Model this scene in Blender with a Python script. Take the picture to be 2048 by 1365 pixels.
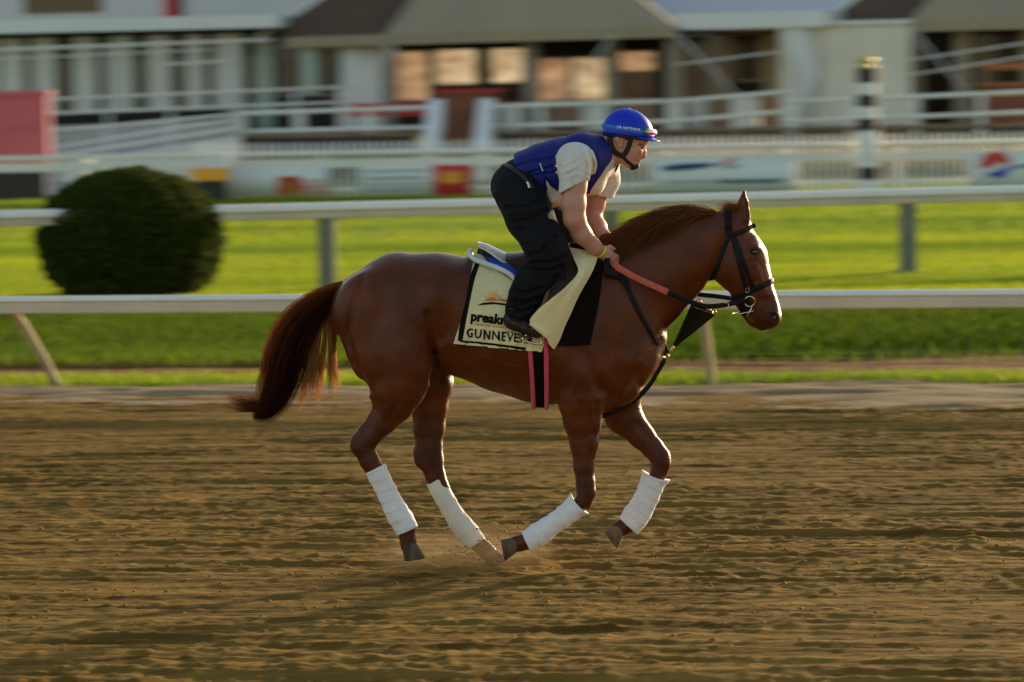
import bpy, math, random
import numpy as np
from mathutils import Vector, Matrix

random.seed(7)
RNG = np.random.default_rng(7)
for o in list(bpy.data.objects):
    bpy.data.objects.remove(o)
SC = bpy.context.scene
COL = SC.collection

# ------------------------------------------------------------------ camera
FPX = 7900.0                       # focal length in pixels of a 2048 wide frame
CAM_LOC = np.array([0.0, -20.0, 2.4])
PITCH = math.atan((682.5 - 192.0) / FPX)
ROLL = math.radians(1.0)
_f = np.array([0.0, math.cos(PITCH), -math.sin(PITCH)])
_r0 = np.array([1.0, 0.0, 0.0])
_u0 = np.cross(_r0, _f)
_up = _u0 * math.cos(ROLL) + _r0 * math.sin(ROLL)
_rt = _r0 * math.cos(ROLL) - _u0 * math.sin(ROLL)
cam = bpy.data.cameras.new('camera')
cam.lens = FPX / 2048 * 36
cam.sensor_width = 36
cam.sensor_fit = 'HORIZONTAL'
cam.clip_start = 0.5
cam.clip_end = 3000
cam.dof.use_dof = True
cam.dof.focus_distance = 19.85
cam.dof.aperture_fstop = 4.0
cam.dof.aperture_ratio = 0.27       # anamorphic lens: out-of-focus discs are wide ovals
camo = bpy.data.objects.new('camera', cam)
COL.objects.link(camo)
camo.matrix_world = Matrix(((_rt[0], _up[0], -_f[0], CAM_LOC[0]),
                            (_rt[1], _up[1], -_f[1], CAM_LOC[1]),
                            (_rt[2], _up[2], -_f[2], CAM_LOC[2]), (0, 0, 0, 1)))
SC.camera = camo

# ------------------------------------------------------------------ light
SUN_AZ = math.radians(51)          # from +X towards +Y
SUN_EL = math.radians(10.5)
world = bpy.data.worlds.new('World')
SC.world = world
world.use_nodes = True
wn = world.node_tree
bg = wn.nodes['Background']
sky = wn.nodes.new('ShaderNodeTexSky')
sky.sky_type = 'NISHITA'
sky.sun_disc = False
sky.sun_elevation = SUN_EL
sky.sun_rotation = math.radians(90) - SUN_AZ
sky.air_density = 1.0
sky.dust_density = 1.2
sky.ozone_density = 1.0
tint = wn.nodes.new('ShaderNodeMix'); tint.data_type = 'RGBA'; tint.blend_type = 'MULTIPLY'; tint.inputs[0].default_value = 1.0
tint.inputs[7].default_value = (1.0, 0.90, 0.80, 1)      # white balance of a warm morning
wn.links.new(sky.outputs[0], tint.inputs[6])
wn.links.new(tint.outputs[2], bg.inputs[0])
bg.inputs[1].default_value = 0.15
sun = bpy.data.lights.new('sun', 'SUN')
sun.energy = 4.4
sun.angle = math.radians(2.2)
sun.color = (1.0, 0.80, 0.55)
suno = bpy.data.objects.new('sun', sun)
COL.objects.link(suno)
_sd = Vector((math.cos(SUN_AZ) * math.cos(SUN_EL), math.sin(SUN_AZ) * math.cos(SUN_EL), math.sin(SUN_EL)))
suno.rotation_euler = _sd.to_track_quat('Z', 'Y').to_euler()
suno.location = (20, 20, 12)
SC.view_settings.view_transform = 'Standard'
SC.view_settings.look = 'None'
SC.view_settings.exposure = 1.0
SC.view_settings.gamma = 1.0
SC.view_settings.use_curve_mapping = False
SC.cycles.max_bounces = 8
SC.cycles.use_denoising = True


# ------------------------------------------------------------------ pixel -> place
def ray(px, py):
    return _f * FPX + _rt * (px - 1024.0) - _up * (py - 682.5)


def W(px, py, y=0.0):
    v = ray(px, py)
    return CAM_LOC + v * ((y - CAM_LOC[1]) / v[1])


def G(px, py, z=0.0):
    v = ray(px, py)
    return CAM_LOC + v * ((z - CAM_LOC[2]) / v[2])


def project(p):
    d = np.asarray(p) - CAM_LOC
    zf = d @ _f
    return 1024 + FPX * (d @ _rt) / zf, 682.5 - FPX * (d @ _up) / zf


PXM = 20.0 / FPX                   # metres per photo pixel at the horse


# ------------------------------------------------------------------ object helpers
def tag(o, label=None, cat=None, group=None, kind=None):
    if label: o['label'] = label
    if cat: o['category'] = cat
    if group: o['group'] = group
    if kind: o['kind'] = kind
    return o


def empty(name, loc=(0, 0, 0), rz=0.0, label=None, cat=None, group=None):
    o = bpy.data.objects.new(name, None)
    o.empty_display_size = 0.1
    o.location = loc
    o.rotation_euler = (0, 0, rz)
    COL.objects.link(o)
    return tag(o, label, cat, group)


def link_mesh(name, me, parent=None):
    o = bpy.data.objects.new(name, me)
    COL.objects.link(o)
    if parent is not None:
        o.parent = parent
    return o


def offs(parent):
    # world point -> parent's local space, for parents that are unrotated empties
    p = np.zeros(3)
    while parent is not None:
        p += np.array(parent.location)
        parent = parent.parent
    return p


def mesh(name, verts, faces, mat, parent=None, smooth=True, world=True, attrs=None, mats=None, mi=None):
    verts = np.asarray(verts, dtype=np.float32).reshape(-1, 3)
    if world and parent is not None:
        verts = verts - offs(parent).astype(np.float32)
    me = bpy.data.meshes.new(name)
    if isinstance(faces, np.ndarray):
        n, k = faces.shape
        me.vertices.add(len(verts))
        me.vertices.foreach_set('co', verts.ravel())
        me.loops.add(n * k)
        me.loops.foreach_set('vertex_index', faces.astype(np.int32).ravel())
        me.polygons.add(n)
        me.polygons.foreach_set('loop_start', np.arange(0, n * k, k, dtype=np.int32))
        me.polygons.foreach_set('loop_total', np.full(n, k, dtype=np.int32))
        me.update(calc_edges=True)
    else:
        me.from_pydata(verts.tolist(), [], faces)
        me.update()
    if attrs:
        for an, av in attrs.items():
            av = np.asarray(av, dtype=np.float32)
            if av.ndim == 1:
                a = me.attributes.new(an, 'FLOAT', 'POINT')
                a.data.foreach_set('value', av)
            else:
                a = me.attributes.new(an, 'FLOAT_COLOR', 'POINT')
                a.data.foreach_set('color', av.ravel())
    for m in (mats or [mat]):
        me.materials.append(m)
    if mi is not None:
        me.polygons.foreach_set('material_index', np.asarray(mi, dtype=np.int32))
    if smooth:
        me.polygons.foreach_set('use_smooth', np.ones(len(me.polygons), dtype=bool))
    me.validate()
    return link_mesh(name, me, parent)


class MB:
    """collects vertices and faces of one mesh"""
    def __init__(s): s.v = []; s.f = []
    def add(s, v, f):
        n = len(s.v); s.v += [tuple(p) for p in v]; s.f += [tuple(i + n for i in q) for q in f]; return s
    def box(s, lo, hi):
        x0, y0, z0 = lo; x1, y1, z1 = hi
        return s.add([(x0, y0, z0), (x1, y0, z0), (x1, y1, z0), (x0, y1, z0), (x0, y0, z1), (x1, y0, z1), (x1, y1, z1), (x0, y1, z1)],
                     [(0, 3, 2, 1), (4, 5, 6, 7), (0, 1, 5, 4), (1, 2, 6, 5), (2, 3, 7, 6), (3, 0, 4, 7)])
    def bar(s, a, b, w, h, up=(0, 0, 1), ch=0.2):
        """bar a->b of width w and height h with chamfered edges"""
        a = np.array(a, float); b = np.array(b, float)
        d = b - a; d /= np.linalg.norm(d)
        up = np.array(up, float)
        sx = np.cross(d, up)
        if np.linalg.norm(sx) < 1e-6: sx = np.cross(d, (0, 1, 0))
        sx /= np.linalg.norm(sx); sz = np.cross(sx, d)
        c = min(w, h) * ch
        pr = [(-w/2+c, -h/2), (w/2-c, -h/2), (w/2, -h/2+c), (w/2, h/2-c), (w/2-c, h/2), (-w/2+c, h/2), (-w/2, h/2-c), (-w/2, -h/2+c)]
        v = [p + sx * x + sz * z for p in (a, b) for x, z in pr]
        f = [(i, (i+1) % 8, 8+(i+1) % 8, 8+i) for i in range(8)] + [tuple(range(7, -1, -1)), tuple(range(8, 16))]
        return s.add(v, f)
    def tube(s, pts, rad, n=10, cap=True):
        v, f = tube_geo(pts, rad, n, cap); return s.add(v, f)
    def build(s, name, mat, parent=None, smooth=False, world=True):
        return mesh(name, np.array(s.v), s.f, mat, parent, smooth=smooth, world=world)


def tube_geo(pts, rad, n=10, cap=True):
    pts = np.array(pts, float); m = len(pts)
    rad = np.broadcast_to(np.asarray(rad, float), (m,)) if np.ndim(rad) < 2 else np.asarray(rad, float)
    t = np.gradient(pts, axis=0); t /= np.linalg.norm(t, axis=1)[:, None] + 1e-12
    ref = np.array([0, 1.0, 0]) if abs(t[0] @ np.array([0, 1.0, 0])) < 0.9 else np.array([1.0, 0, 0])
    a = ref - t[0] * (ref @ t[0]); a /= np.linalg.norm(a)
    v = []
    ang = np.linspace(0, 2 * math.pi, n, endpoint=False)
    for i in range(m):
        a = a - t[i] * (a @ t[i]); a /= np.linalg.norm(a) + 1e-12
        b = np.cross(t[i], a)
        ra, rb = (rad[i], rad[i]) if rad.ndim == 1 else rad[i]
        v += list(pts[i] + np.outer(np.cos(ang) * ra, a) + np.outer(np.sin(ang) * rb, b))
    f = []
    for i in range(m - 1):
        for j in range(n):
            f.append((i*n+j, i*n+(j+1) % n, (i+1)*n+(j+1) % n, (i+1)*n+j))
    if cap:
        f.append(tuple(range(n-1, -1, -1))); f.append(tuple(range((m-1)*n, m*n)))
    return v, f


def spline(pts, n):
    """Catmull-Rom through pts (k x d), n samples"""
    p = np.array(pts, float)
    if len(p) == 2:
        t = np.linspace(0, 1, n)[:, None]; return p[0] * (1-t) + p[1] * t
    q = np.vstack([2*p[0]-p[1], p, 2*p[-1]-p[-2]])
    seg = np.linalg.norm(np.diff(p, axis=0), axis=1) + 1e-9
    cum = np.concatenate([[0], np.cumsum(seg)])
    s = np.linspace(0, cum[-1], n); out = []
    for x in s:
        i = min(int(np.searchsorted(cum, x, 'right') - 1), len(p) - 2)
        t = (x - cum[i]) / seg[i]
        a, b, c, d = q[i:i+4]
        out.append(0.5*((2*b) + (-a+c)*t + (2*a-5*b+4*c-d)*t*t + (-a+3*b-3*c+d)*t**3))
    return np.array(out)


# ------------------------------------------------------------------ materials
def M(name, col, rough=0.6, spec=0.4, metal=0.0, var=0.0, vscale=5.0, col2=None, bump=0.0, bscale=40.0, stretch=None,
      sheen=0.0, sss=0.0, coat=0.0, translucent=0.0, tone=None, detail=4.0, sssr=(0.4, 0.15, 0.08), coords='Object', wave=None, sheenc=None, glow=0.0):
    m = bpy.data.materials.new(name)
    m.use_nodes = True
    nt = m.node_tree; N = nt.nodes; L = nt.links
    p = N['Principled BSDF']
    col = (*col, 1)
    p.inputs['Base Color'].default_value = col
    p.inputs['Roughness'].default_value = rough
    p.inputs['Specular IOR Level'].default_value = spec
    p.inputs['Metallic'].default_value = metal
    p.inputs['Sheen Weight'].default_value = sheen
    p.inputs['Sheen Roughness'].default_value = 0.4
    if sheenc: p.inputs['Sheen Tint'].default_value = (*sheenc, 1)
    p.inputs['Coat Weight'].default_value = coat
    if sss:
        p.inputs['Subsurface Weight'].default_value = sss
        p.inputs['Subsurface Radius'].default_value = sssr
        p.inputs['Subsurface Scale'].default_value = 0.02
    tc = N.new('ShaderNodeTexCoord'); src = tc.outputs[coords]
    if stretch:
        mp = N.new('ShaderNodeMapping'); mp.inputs['Scale'].default_value = stretch
        L.new(src, mp.inputs[0]); src = mp.outputs[0]
    cout = None
    if var or col2:
        nz = N.new('ShaderNodeTexNoise'); nz.inputs['Scale'].default_value = vscale; nz.inputs['Detail'].default_value = detail
        L.new(src, nz.inputs['Vector'])
        rp = N.new('ShaderNodeValToRGB')
        c2 = (*col2, 1) if col2 else tuple(c * (1 - var) for c in col[:3]) + (1,)
        c1 = col if col2 else tuple(min(1, c * (1 + var)) for c in col[:3]) + (1,)
        rp.color_ramp.elements[0].position = 0.32; rp.color_ramp.elements[0].color = c2
        rp.color_ramp.elements[1].position = 0.68; rp.color_ramp.elements[1].color = c1
        L.new(nz.outputs['Fac'], rp.inputs[0]); cout = rp.outputs[0]
    if tone:
        at = N.new('ShaderNodeAttribute'); at.attribute_name = 'tone'
        rp2 = N.new('ShaderNodeValToRGB')
        els = rp2.color_ramp.elements
        for i, (ps, c) in enumerate(tone):
            e = els[i] if i < 2 else els.new(ps)
            e.position = ps; e.color = (*c, 1)
        L.new(at.outputs['Fac'], rp2.inputs[0])
        if cout is None:
            rgb = N.new('ShaderNodeRGB'); rgb.outputs[0].default_value = col; cout = rgb.outputs[0]
        if True:
            mx = N.new('ShaderNodeMix'); mx.data_type = 'RGBA'; mx.blend_type = 'MULTIPLY'; mx.inputs[0].default_value = 1
            L.new(cout, mx.inputs[6]); L.new(rp2.outputs[0], mx.inputs[7]); cout = mx.outputs[2]
    if cout is not None: L.new(cout, p.inputs['Base Color'])
    if glow:
        p.inputs['Emission Strength'].default_value = glow
        if cout is not None: L.new(cout, p.inputs['Emission Color'])
        else: p.inputs['Emission Color'].default_value = col
    if bump:
        nb = N.new('ShaderNodeTexNoise'); nb.inputs['Scale'].default_value = bscale; nb.inputs['Detail'].default_value = 5
        L.new(src, nb.inputs['Vector'])
        bp = N.new('ShaderNodeBump'); bp.inputs['Strength'].default_value = bump; bp.inputs['Distance'].default_value = 0.01
        L.new(nb.outputs['Fac'], bp.inputs['Height']); L.new(bp.outputs[0], p.inputs['Normal'])
        if wave:
            wv = N.new('ShaderNodeTexNoise'); wv.inputs['Scale'].default_value = wave[0]; wv.inputs['Detail'].default_value = 2
            L.new(src, wv.inputs['Vector'])
            b2 = N.new('ShaderNodeBump'); b2.inputs['Strength'].default_value = wave[1]; b2.inputs['Distance'].default_value = 0.03
            L.new(wv.outputs['Fac'], b2.inputs['Height']); L.new(b2.outputs[0], bp.inputs['Normal'])
    if translucent:
        tr = N.new('ShaderNodeBsdfTranslucent'); mxs = N.new('ShaderNodeMixShader'); mxs.inputs[0].default_value = translucent
        if cout is not None: L.new(cout, tr.inputs[0])
        else: tr.inputs[0].default_value = col
        out = N['Material Output']
        L.new(p.outputs[0], mxs.inputs[1]); L.new(tr.outputs[0], mxs.inputs[2]); L.new(mxs.outputs[0], out.inputs[0])
    return m


# ------------------------------------------------------------------ volumes turned into surfaces
class Field:
    def __init__(s, lo, hi, h):
        s.lo = np.array(lo, float); s.h = h
        s.n = np.ceil((np.array(hi) - s.lo) / h).astype(int) + 1
        s.ax = [(s.lo[i] + h * np.arange(s.n[i])).astype(np.float32) for i in range(3)]
        s.f = np.full(tuple(s.n), 0.12, np.float32)

    def win(s, lo, hi):
        a = np.maximum(np.floor((np.array(lo) - s.lo) / s.h).astype(int), 0)
        b = np.minimum(np.ceil((np.array(hi) - s.lo) / s.h).astype(int) + 1, s.n)
        if np.any(b <= a): return None
        sl = tuple(slice(a[i], b[i]) for i in range(3))
        X = s.ax[0][sl[0]][:, None, None]; Y = s.ax[1][sl[1]][None, :, None]; Z = s.ax[2][sl[2]][None, None, :]
        return sl, X, Y, Z

    def _blend(s, sl, d, k, sub):
        a = s.f[sl]
        if sub:
            d = -d
            if k > 0:
                h = np.maximum(k - np.abs(a - d), 0) / k
                s.f[sl] = np.maximum(a, d) + h*h*k*0.25
            else: s.f[sl] = np.maximum(a, d)
        else:
            if k > 0:
                h = np.maximum(k - np.abs(a - d), 0) / k
                s.f[sl] = np.minimum(a, d) - h*h*k*0.25
            else: s.f[sl] = np.minimum(a, d)

    def E(s, a, b, k=0.03, sub=False, m=0.05):
        """elliptic cone between stations (x,y,z,r,w): r in the XZ plane, w along Y"""
        a = np.array(a, float); b = np.array(b, float)
        rm = max(a[3], b[3]) + k + m; wm = max(a[4], b[4]) + k + m
        lo = np.minimum(a[:3], b[:3]) - [rm, wm, rm]; hi = np.maximum(a[:3], b[:3]) + [rm, wm, rm]
        g = s.win(lo, hi)
        if g is None: return
        sl, X, Y, Z = g
        bx, bz = b[0]-a[0], b[2]-a[2]; L2 = bx*bx + bz*bz
        t = np.clip(((X-a[0])*bx + (Z-a[2])*bz) / L2, 0, 1) if L2 > 1e-9 else np.zeros_like(X + Z)
        cx = a[0]+t*bx; cz = a[2]+t*bz; cy = a[1]+t*(b[1]-a[1])
        r = a[3]+t*(b[3]-a[3]); w = a[4]+t*(b[4]-a[4])
        q2 = (X-cx)**2 + (Z-cz)**2; dy2 = (Y-cy)**2
        k0 = np.sqrt(q2/r**2 + dy2/w**2); k1 = np.sqrt(q2/r**4 + dy2/w**4)
        d = (k0*(k0-1)/np.maximum(k1, 1e-5)).astype(np.float32)
        np.maximum(d, -np.minimum(r, w), out=d)
        s._blend(sl, d, k, sub)

    def chain(s, st, k=0.03, k2=None, sub=False):
        for i in range(len(st)-1):
            s.E(st[i], st[i+1], k if i == 0 or k2 is None else k2, sub)

    def C(s, a, b, ra, rb, k=0.02, sub=False, m=0.05):
        a = np.array(a, float); b = np.array(b, float); rm = max(ra, rb) + k + m
        g = s.win(np.minimum(a, b) - rm, np.maximum(a, b) + rm)
        if g is None: return
        sl, X, Y, Z = g; d0 = b - a; L2 = d0 @ d0
        t = np.clip(((X-a[0])*d0[0] + (Y-a[1])*d0[1] + (Z-a[2])*d0[2]) / max(L2, 1e-9), 0, 1)
        d = np.sqrt((X-a[0]-t*d0[0])**2 + (Y-a[1]-t*d0[1])**2 + (Z-a[2]-t*d0[2])**2) - (ra + t*(rb-ra))
        s._blend(sl, d.astype(np.float32), k, sub)

    def brush(s, pts, sig, amp, side=0):
        """raise (amp>0) or sink the surface along a line given in the XZ plane"""
        pts = np.array(pts, float); m = sig * 3.2
        lo = [pts[:, 0].min()-m, -9, pts[:, -1].min()-m]; hi = [pts[:, 0].max()+m, 9, pts[:, -1].max()+m]
        g = s.win(lo, hi)
        if g is None: return
        sl, X, Y, Z = g; best = None
        if len(pts) == 1: pts = np.vstack([pts, pts + 1e-5])
        for i in range(len(pts)-1):
            a, b = pts[i], pts[i+1]; bx, bz = b[0]-a[0], b[-1]-a[-1]
            t = np.clip(((X-a[0])*bx + (Z-a[-1])*bz) / (bx*bx+bz*bz), 0, 1)
            d2 = (X-a[0]-t*bx)**2 + (Z-a[-1]-t*bz)**2
            best = d2 if best is None else np.minimum(best, d2)
        w = amp*np.exp(-best/(2*sig*sig))
        if side: w = w * (1/(1+np.exp(-side*Y/0.02)))
        s.f[sl] -= w.astype(np.float32)

    def half(s, p, n, k=0.0):
        """keep the side of the plane that n points away from"""
        n = np.array(n, float); n /= np.linalg.norm(n)
        X = s.ax[0][:, None, None]; Y = s.ax[1][None, :, None]; Z = s.ax[2][None, None, :]
        d = ((X-p[0])*n[0] + (Y-p[1])*n[1] + (Z-p[2])*n[2]).astype(np.float32)
        s.f = np.maximum(s.f, d)

    def at(s, P):
        P = np.asarray(P, float); q = (P - s.lo) / s.h
        q = np.clip(q, 0, np.array(s.n) - 1.001); i = q.astype(int); t = q - i
        out = 0
        for dx in (0, 1):
            for dy in (0, 1):
                for dz in (0, 1):
                    w = np.where(dx, t[..., 0], 1-t[..., 0]) * np.where(dy, t[..., 1], 1-t[..., 1]) * np.where(dz, t[..., 2], 1-t[..., 2])
                    out = out + w * s.f[i[..., 0]+dx, i[..., 1]+dy, i[..., 2]+dz]
        return out

    def grad(s, P):
        e = s.h; P = np.asarray(P, float); g = np.stack([s.at(P + np.eye(3)[i]*e) - s.at(P - np.eye(3)[i]*e) for i in range(3)], -1)
        return g / (np.linalg.norm(g, axis=-1, keepdims=True) + 1e-9)

    def hit(s, o, d, off=0.0, tmax=1.2, n=600):
        """first point from o along unit d where the field falls to off; nan if none"""
        o = np.atleast_2d(np.asarray(o, float)); d = np.broadcast_to(np.asarray(d, float), o.shape)
        ts = np.linspace(0, tmax, n)
        P = o[:, None, :] + d[:, None, :] * ts[None, :, None]
        inb = np.all((P >= s.lo) & (P <= s.lo + s.h*(np.array(s.n)-1)), axis=-1)
        v = np.where(inb, s.at(P), 0.12) - off
        ins = v < 0; k = np.argmax(ins, axis=1); ok = ins.any(axis=1) & (k > 0)
        k = np.maximum(k, 1); r = np.arange(len(o))
        v0 = v[r, k-1]; v1 = v[r, k]; t = ts[k-1] + (ts[k]-ts[k-1]) * v0/np.maximum(v0-v1, 1e-9)
        res = o + d*t[:, None]; res[~ok] = np.nan
        return res

    def surface(s):
        f = s.f; nx, ny, nz = f.shape; ins = f < 0
        c = np.zeros((nx-1, ny-1, nz-1), np.int8)
        for dx in (0, 1):
            for dy in (0, 1):
                for dz in (0, 1):
                    c += ins[dx:nx-1+dx, dy:ny-1+dy, dz:nz-1+dz]
        act = (c > 0) & (c < 8); idx = np.full(c.shape, -1, np.int32); ijk = np.argwhere(act); idx[act] = np.arange(len(ijk))
        cor = [(dx, dy, dz) for dx in (0, 1) for dy in (0, 1) for dz in (0, 1)]
        val = np.stack([f[ijk[:, 0]+a, ijk[:, 1]+b, ijk[:, 2]+e] for a, b, e in cor], 1)
        acc = np.zeros((len(ijk), 3)); cnt = np.zeros(len(ijk))
        for i in range(8):
            for j in range(i+1, 8):
                A = np.array(cor[i]); B = np.array(cor[j])
                if np.abs(A-B).sum() != 1: continue
                va, vb = val[:, i], val[:, j]; m = (va < 0) != (vb < 0)
                t = np.where(m, va/np.where(m, va-vb, 1), 0)
                acc += np.where(m[:, None], A + t[:, None]*(B-A), 0); cnt += m
        V = s.lo + s.h*(ijk + acc/np.maximum(cnt, 1)[:, None])
        F = []
        for ax in range(3):
            o1, o2 = [(1, 2), (2, 0), (0, 1)][ax]
            a = [slice(1, -1)]*3; b = [slice(1, -1)]*3; a[ax] = slice(0, -1); b[ax] = slice(1, None)
            A = ins[tuple(a)]; B = ins[tuple(b)]; e = np.argwhere(A != B)
            if not len(e): continue
            fl = A[tuple(e.T)]
            base = e.copy(); base[:, o1] += 1; base[:, o2] += 1
            q = []
            for da, db in ((-1, -1), (0, -1), (0, 0), (-1, 0)):
                cc = base.copy(); cc[:, o1] += da; cc[:, o2] += db; q.append(idx[tuple(cc.T)])
            q = np.stack(q, 1); q[~fl] = q[~fl][:, ::-1]; F.append(q)
        F = np.concatenate(F); F = F[(F >= 0).all(1)]
        return V, F

    def smooth_surface(s, it=2, lam=0.5):
        V, F = s.surface(); n = len(V)
        ea = np.concatenate([F[:, i] for i in range(4)]); eb = np.concatenate([F[:, (i+1) % 4] for i in range(4)])
        deg = np.bincount(ea, minlength=n) + np.bincount(eb, minlength=n)
        for k in range(it * 2):
            sm = np.stack([np.bincount(ea, V[eb, c], n) + np.bincount(eb, V[ea, c], n) for c in range(3)], 1) / np.maximum(deg, 1)[:, None]
            V = V + (sm - V) * (lam if k % 2 == 0 else -lam*0.96)
        return V, F


def st(px, py, y, r, w):
    """station in photo pixels (radius r too), depth y and half width w in metres"""
    p = W(px, py, y); return (p[0], p[1], p[2], r*PXM*(20+y)/20, w)


def strap_geo(P, Nn, width, thick, closed=False):
    """band along points P lying flat on a surface with normals Nn"""
    P = np.array(P, float); Nn = np.array(Nn, float); m = len(P)
    T = (np.roll(P, -1, 0) - np.roll(P, 1, 0)) if closed else np.gradient(P, axis=0)
    T /= np.linalg.norm(T, axis=1)[:, None] + 1e-12
    B = np.cross(T, Nn); B /= np.linalg.norm(B, axis=1)[:, None] + 1e-12
    Nn = np.cross(B, T)
    w = np.broadcast_to(np.asarray(width, float), (m,)) / 2; h = thick/2; c = min(0.3, 1)
    pr = [(-1, -.5), (-.86, -1), (.86, -1), (1, -.5), (1, .5), (.86, 1), (-.86, 1), (-1, .5)]
    V = np.stack([P + B*(w*x)[:, None] + Nn*(h*z) for x, z in pr], 1).reshape(-1, 3)
    f = []
    for i in range(m if closed else m-1):
        j = (i+1) % m
        for k in range(8): f.append((i*8+k, i*8+(k+1) % 8, j*8+(k+1) % 8, j*8+k))
    if not closed: f.append(tuple(range(7, -1, -1))); f.append(tuple(range((m-1)*8, m*8)))
    return V, f


def smooth_pts(P, it=3, closed=False):
    P = np.array(P, float)
    for _ in range(it):
        Q = P.copy()
        if closed: Q = (np.roll(P, 1, 0) + 2*P + np.roll(P, -1, 0))/4
        else: Q[1:-1] = (P[:-2] + 2*P[1:-1] + P[2:])/4
        P = Q
    return P


def on_surface(F, pix, off, n=24, side=-1, yfall=-0.1):
    """spline through pixel points laid onto the surface of field F seen from the camera (side -1) or its mirror"""
    q = spline(pix, n); P = []
    fall = yfall
    o = np.array([W(a, b, -0.6) for a, b in q]); d = np.array([ray(a, b) for a, b in q]); d /= np.linalg.norm(d, axis=1)[:, None]
    H = F.hit(o, d, off)
    if side > 0:
        Hc = np.array([W(a, b, 0) for a, b in q]); o = Hc.copy(); o[:, 1] = 0.6
        H = F.hit(o, np.array([0, -1.0, 0]), off)
    bad = np.isnan(H[:, 0])
    for i in np.where(bad)[0]:
        good = np.where(~bad)[0]
        y = H[good[np.argmin(abs(good-i))], 1] if len(good) else yfall
        H[i] = W(*q[i], y)
    H = smooth_pts(H, 2)
    return H, F.grad(H)


def ring_on(F, p1, p2, off, n=48, a0=0.0, a1=360.0, bias=0.5):
    """loop round the body in the plane through pixels p1,p2 and the Y axis"""
    A = W(*p1, 0); B = W(*p2, 0); c = A*(1-bias) + B*bias; u = (B-A)/np.linalg.norm(B-A); v = np.array([0, -1.0, 0])
    an = np.radians(np.linspace(a0, a1, n, endpoint=abs(a1-a0) < 359.9))
    D = np.cos(an)[:, None]*u + np.sin(an)[:, None]*v
    R = 0.6 if np.linalg.norm(B-A) > 0.4 else 0.35
    H = F.hit(c + D*R, -D, off, tmax=R, n=500)
    ok = ~np.isnan(H[:, 0]); H = H[ok]
    return H, F.grad(H), ok
# ================================================================== SETTING
_L = G(0, 593, 0.8); _R = G(2048, 578, 0.8)
RU = np.array([_R[0]-_L[0], _R[1]-_L[1]]); RU /= np.linalg.norm(RU); RN_ = np.array([-RU[1], RU[0]]); RO = (_L[:2] + _R[:2])/2


def RF(u, v, z=0.0):
    """rail frame: u along the inner rail, v away from the track"""
    p = RO + RU*u + RN_*v; return np.array([p[0], p[1], z])


TURF_Z = 0.30


def ground_z(v): return np.interp(v, [-1e3, 3.7, 4.3, 6.2, 6.9, 1e4], [0, 0, .045, .26, TURF_Z, TURF_Z])


def grf(nx, ny, sx, sy, beta, seed, lo=0.0):
    """random relief: power spectrum falling with beta, features stretched by sx, sy"""
    r = np.random.default_rng(seed); w = np.fft.rfft2(r.normal(size=(nx, ny)))
    kx = np.fft.fftfreq(nx)[:, None]*sx; ky = np.fft.rfftfreq(ny)[None, :]*sy; k = np.sqrt(kx**2+ky**2)
    amp = 1/(1+(k/ .5)**2)**(beta/2); 
    if lo: amp = amp*(1-np.exp(-(k/lo)**2))
    f = np.fft.irfft2(w*amp, s=(nx, ny)); return (f-f.mean())/f.std()


MAT_DIRT = M('track_dirt', (0.250, 0.149, 0.035), rough=0.95, spec=0.03, col2=(0.096, 0.053, 0.010), vscale=5.0, detail=9, bump=0.9, bscale=55, stretch=(.13, 1, 1), wave=(14, .5))
MAT_VERGE = M('dry_verge_soil', (0.33, 0.25, 0.145), rough=0.95, spec=0.05, col2=(0.22, 0.155, 0.08), vscale=2.2, bump=0.8, bscale=40, stretch=(.4, 1, 1))
MAT_SOIL = M('red_soil', (0.24, 0.085, 0.030), rough=0.95, spec=0.1, col2=(0.11, 0.045, 0.018), vscale=1.6, bump=0.8, bscale=30, stretch=(.35, 1, 1))
MAT_TURF = M('turf_ground', (0.13, 0.18, 0.018), rough=0.95, spec=0.05, col2=(0.075, 0.115, 0.012), vscale=.45, bump=0.6, bscale=40)
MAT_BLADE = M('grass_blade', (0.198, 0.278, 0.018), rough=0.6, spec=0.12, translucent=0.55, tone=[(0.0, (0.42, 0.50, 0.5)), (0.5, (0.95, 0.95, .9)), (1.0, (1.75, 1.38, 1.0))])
MAT_PATH = M('grey_path', (0.30, 0.29, 0.27), rough=0.9, var=.15, vscale=1.2)

# far ground sheet to the horizon
mesh('terrain', [(-1500, -900, -.06), (1500, -900, -.06), (1500, 2500, -.06), (-1500, 2500, -.06)], [(0, 1, 2, 3)], MAT_TURF).__setitem__('kind', 'structure')
# track: coarse sheet and harrowed dense part where the camera looks
def sheet_uv(us, vs, zf, name, mat, kind='structure'):
    U, V_ = np.meshgrid(us, vs, indexing='ij'); P = RO + U[..., None]*RU + V_[..., None]*RN_; Z = zf(U, V_)
    n, m = U.shape; idx = np.arange(n*m).reshape(n, m); q = np.stack([idx[:-1, :-1], idx[1:, :-1], idx[1:, 1:], idx[:-1, 1:]], -1).reshape(-1, 4)
    o = mesh(name, np.concatenate([P, Z[..., None]], -1).reshape(-1, 3), q, mat); o['kind'] = kind; return o


DU, DV = 640, 760
us = np.linspace(-5.6, 5.6, DU); vs = np.linspace(-17.6, .5, DV)
R1 = grf(DU, DV, 130, 7, 2.8, 11); R2 = grf(DU, DV, 55, 6, 2.3, 12); R3 = grf(DU, DV, 6, 4, 1.8, 13); R4 = grf(DU, DV, 200, 30, 3.0, 14)
relief = .0060*R1 + .0066*R2 + .0052*np.maximum(R3, -0.6) + .009*R4
relief = relief*(.72 + .28*np.tanh(1.2*grf(DU, DV, 160, 40, 3.0, 15)))
relief = relief*np.interp(vs, [-17.6, -2.2, -.6, .5], [1, 1, .45, .25])[None, :]
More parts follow.
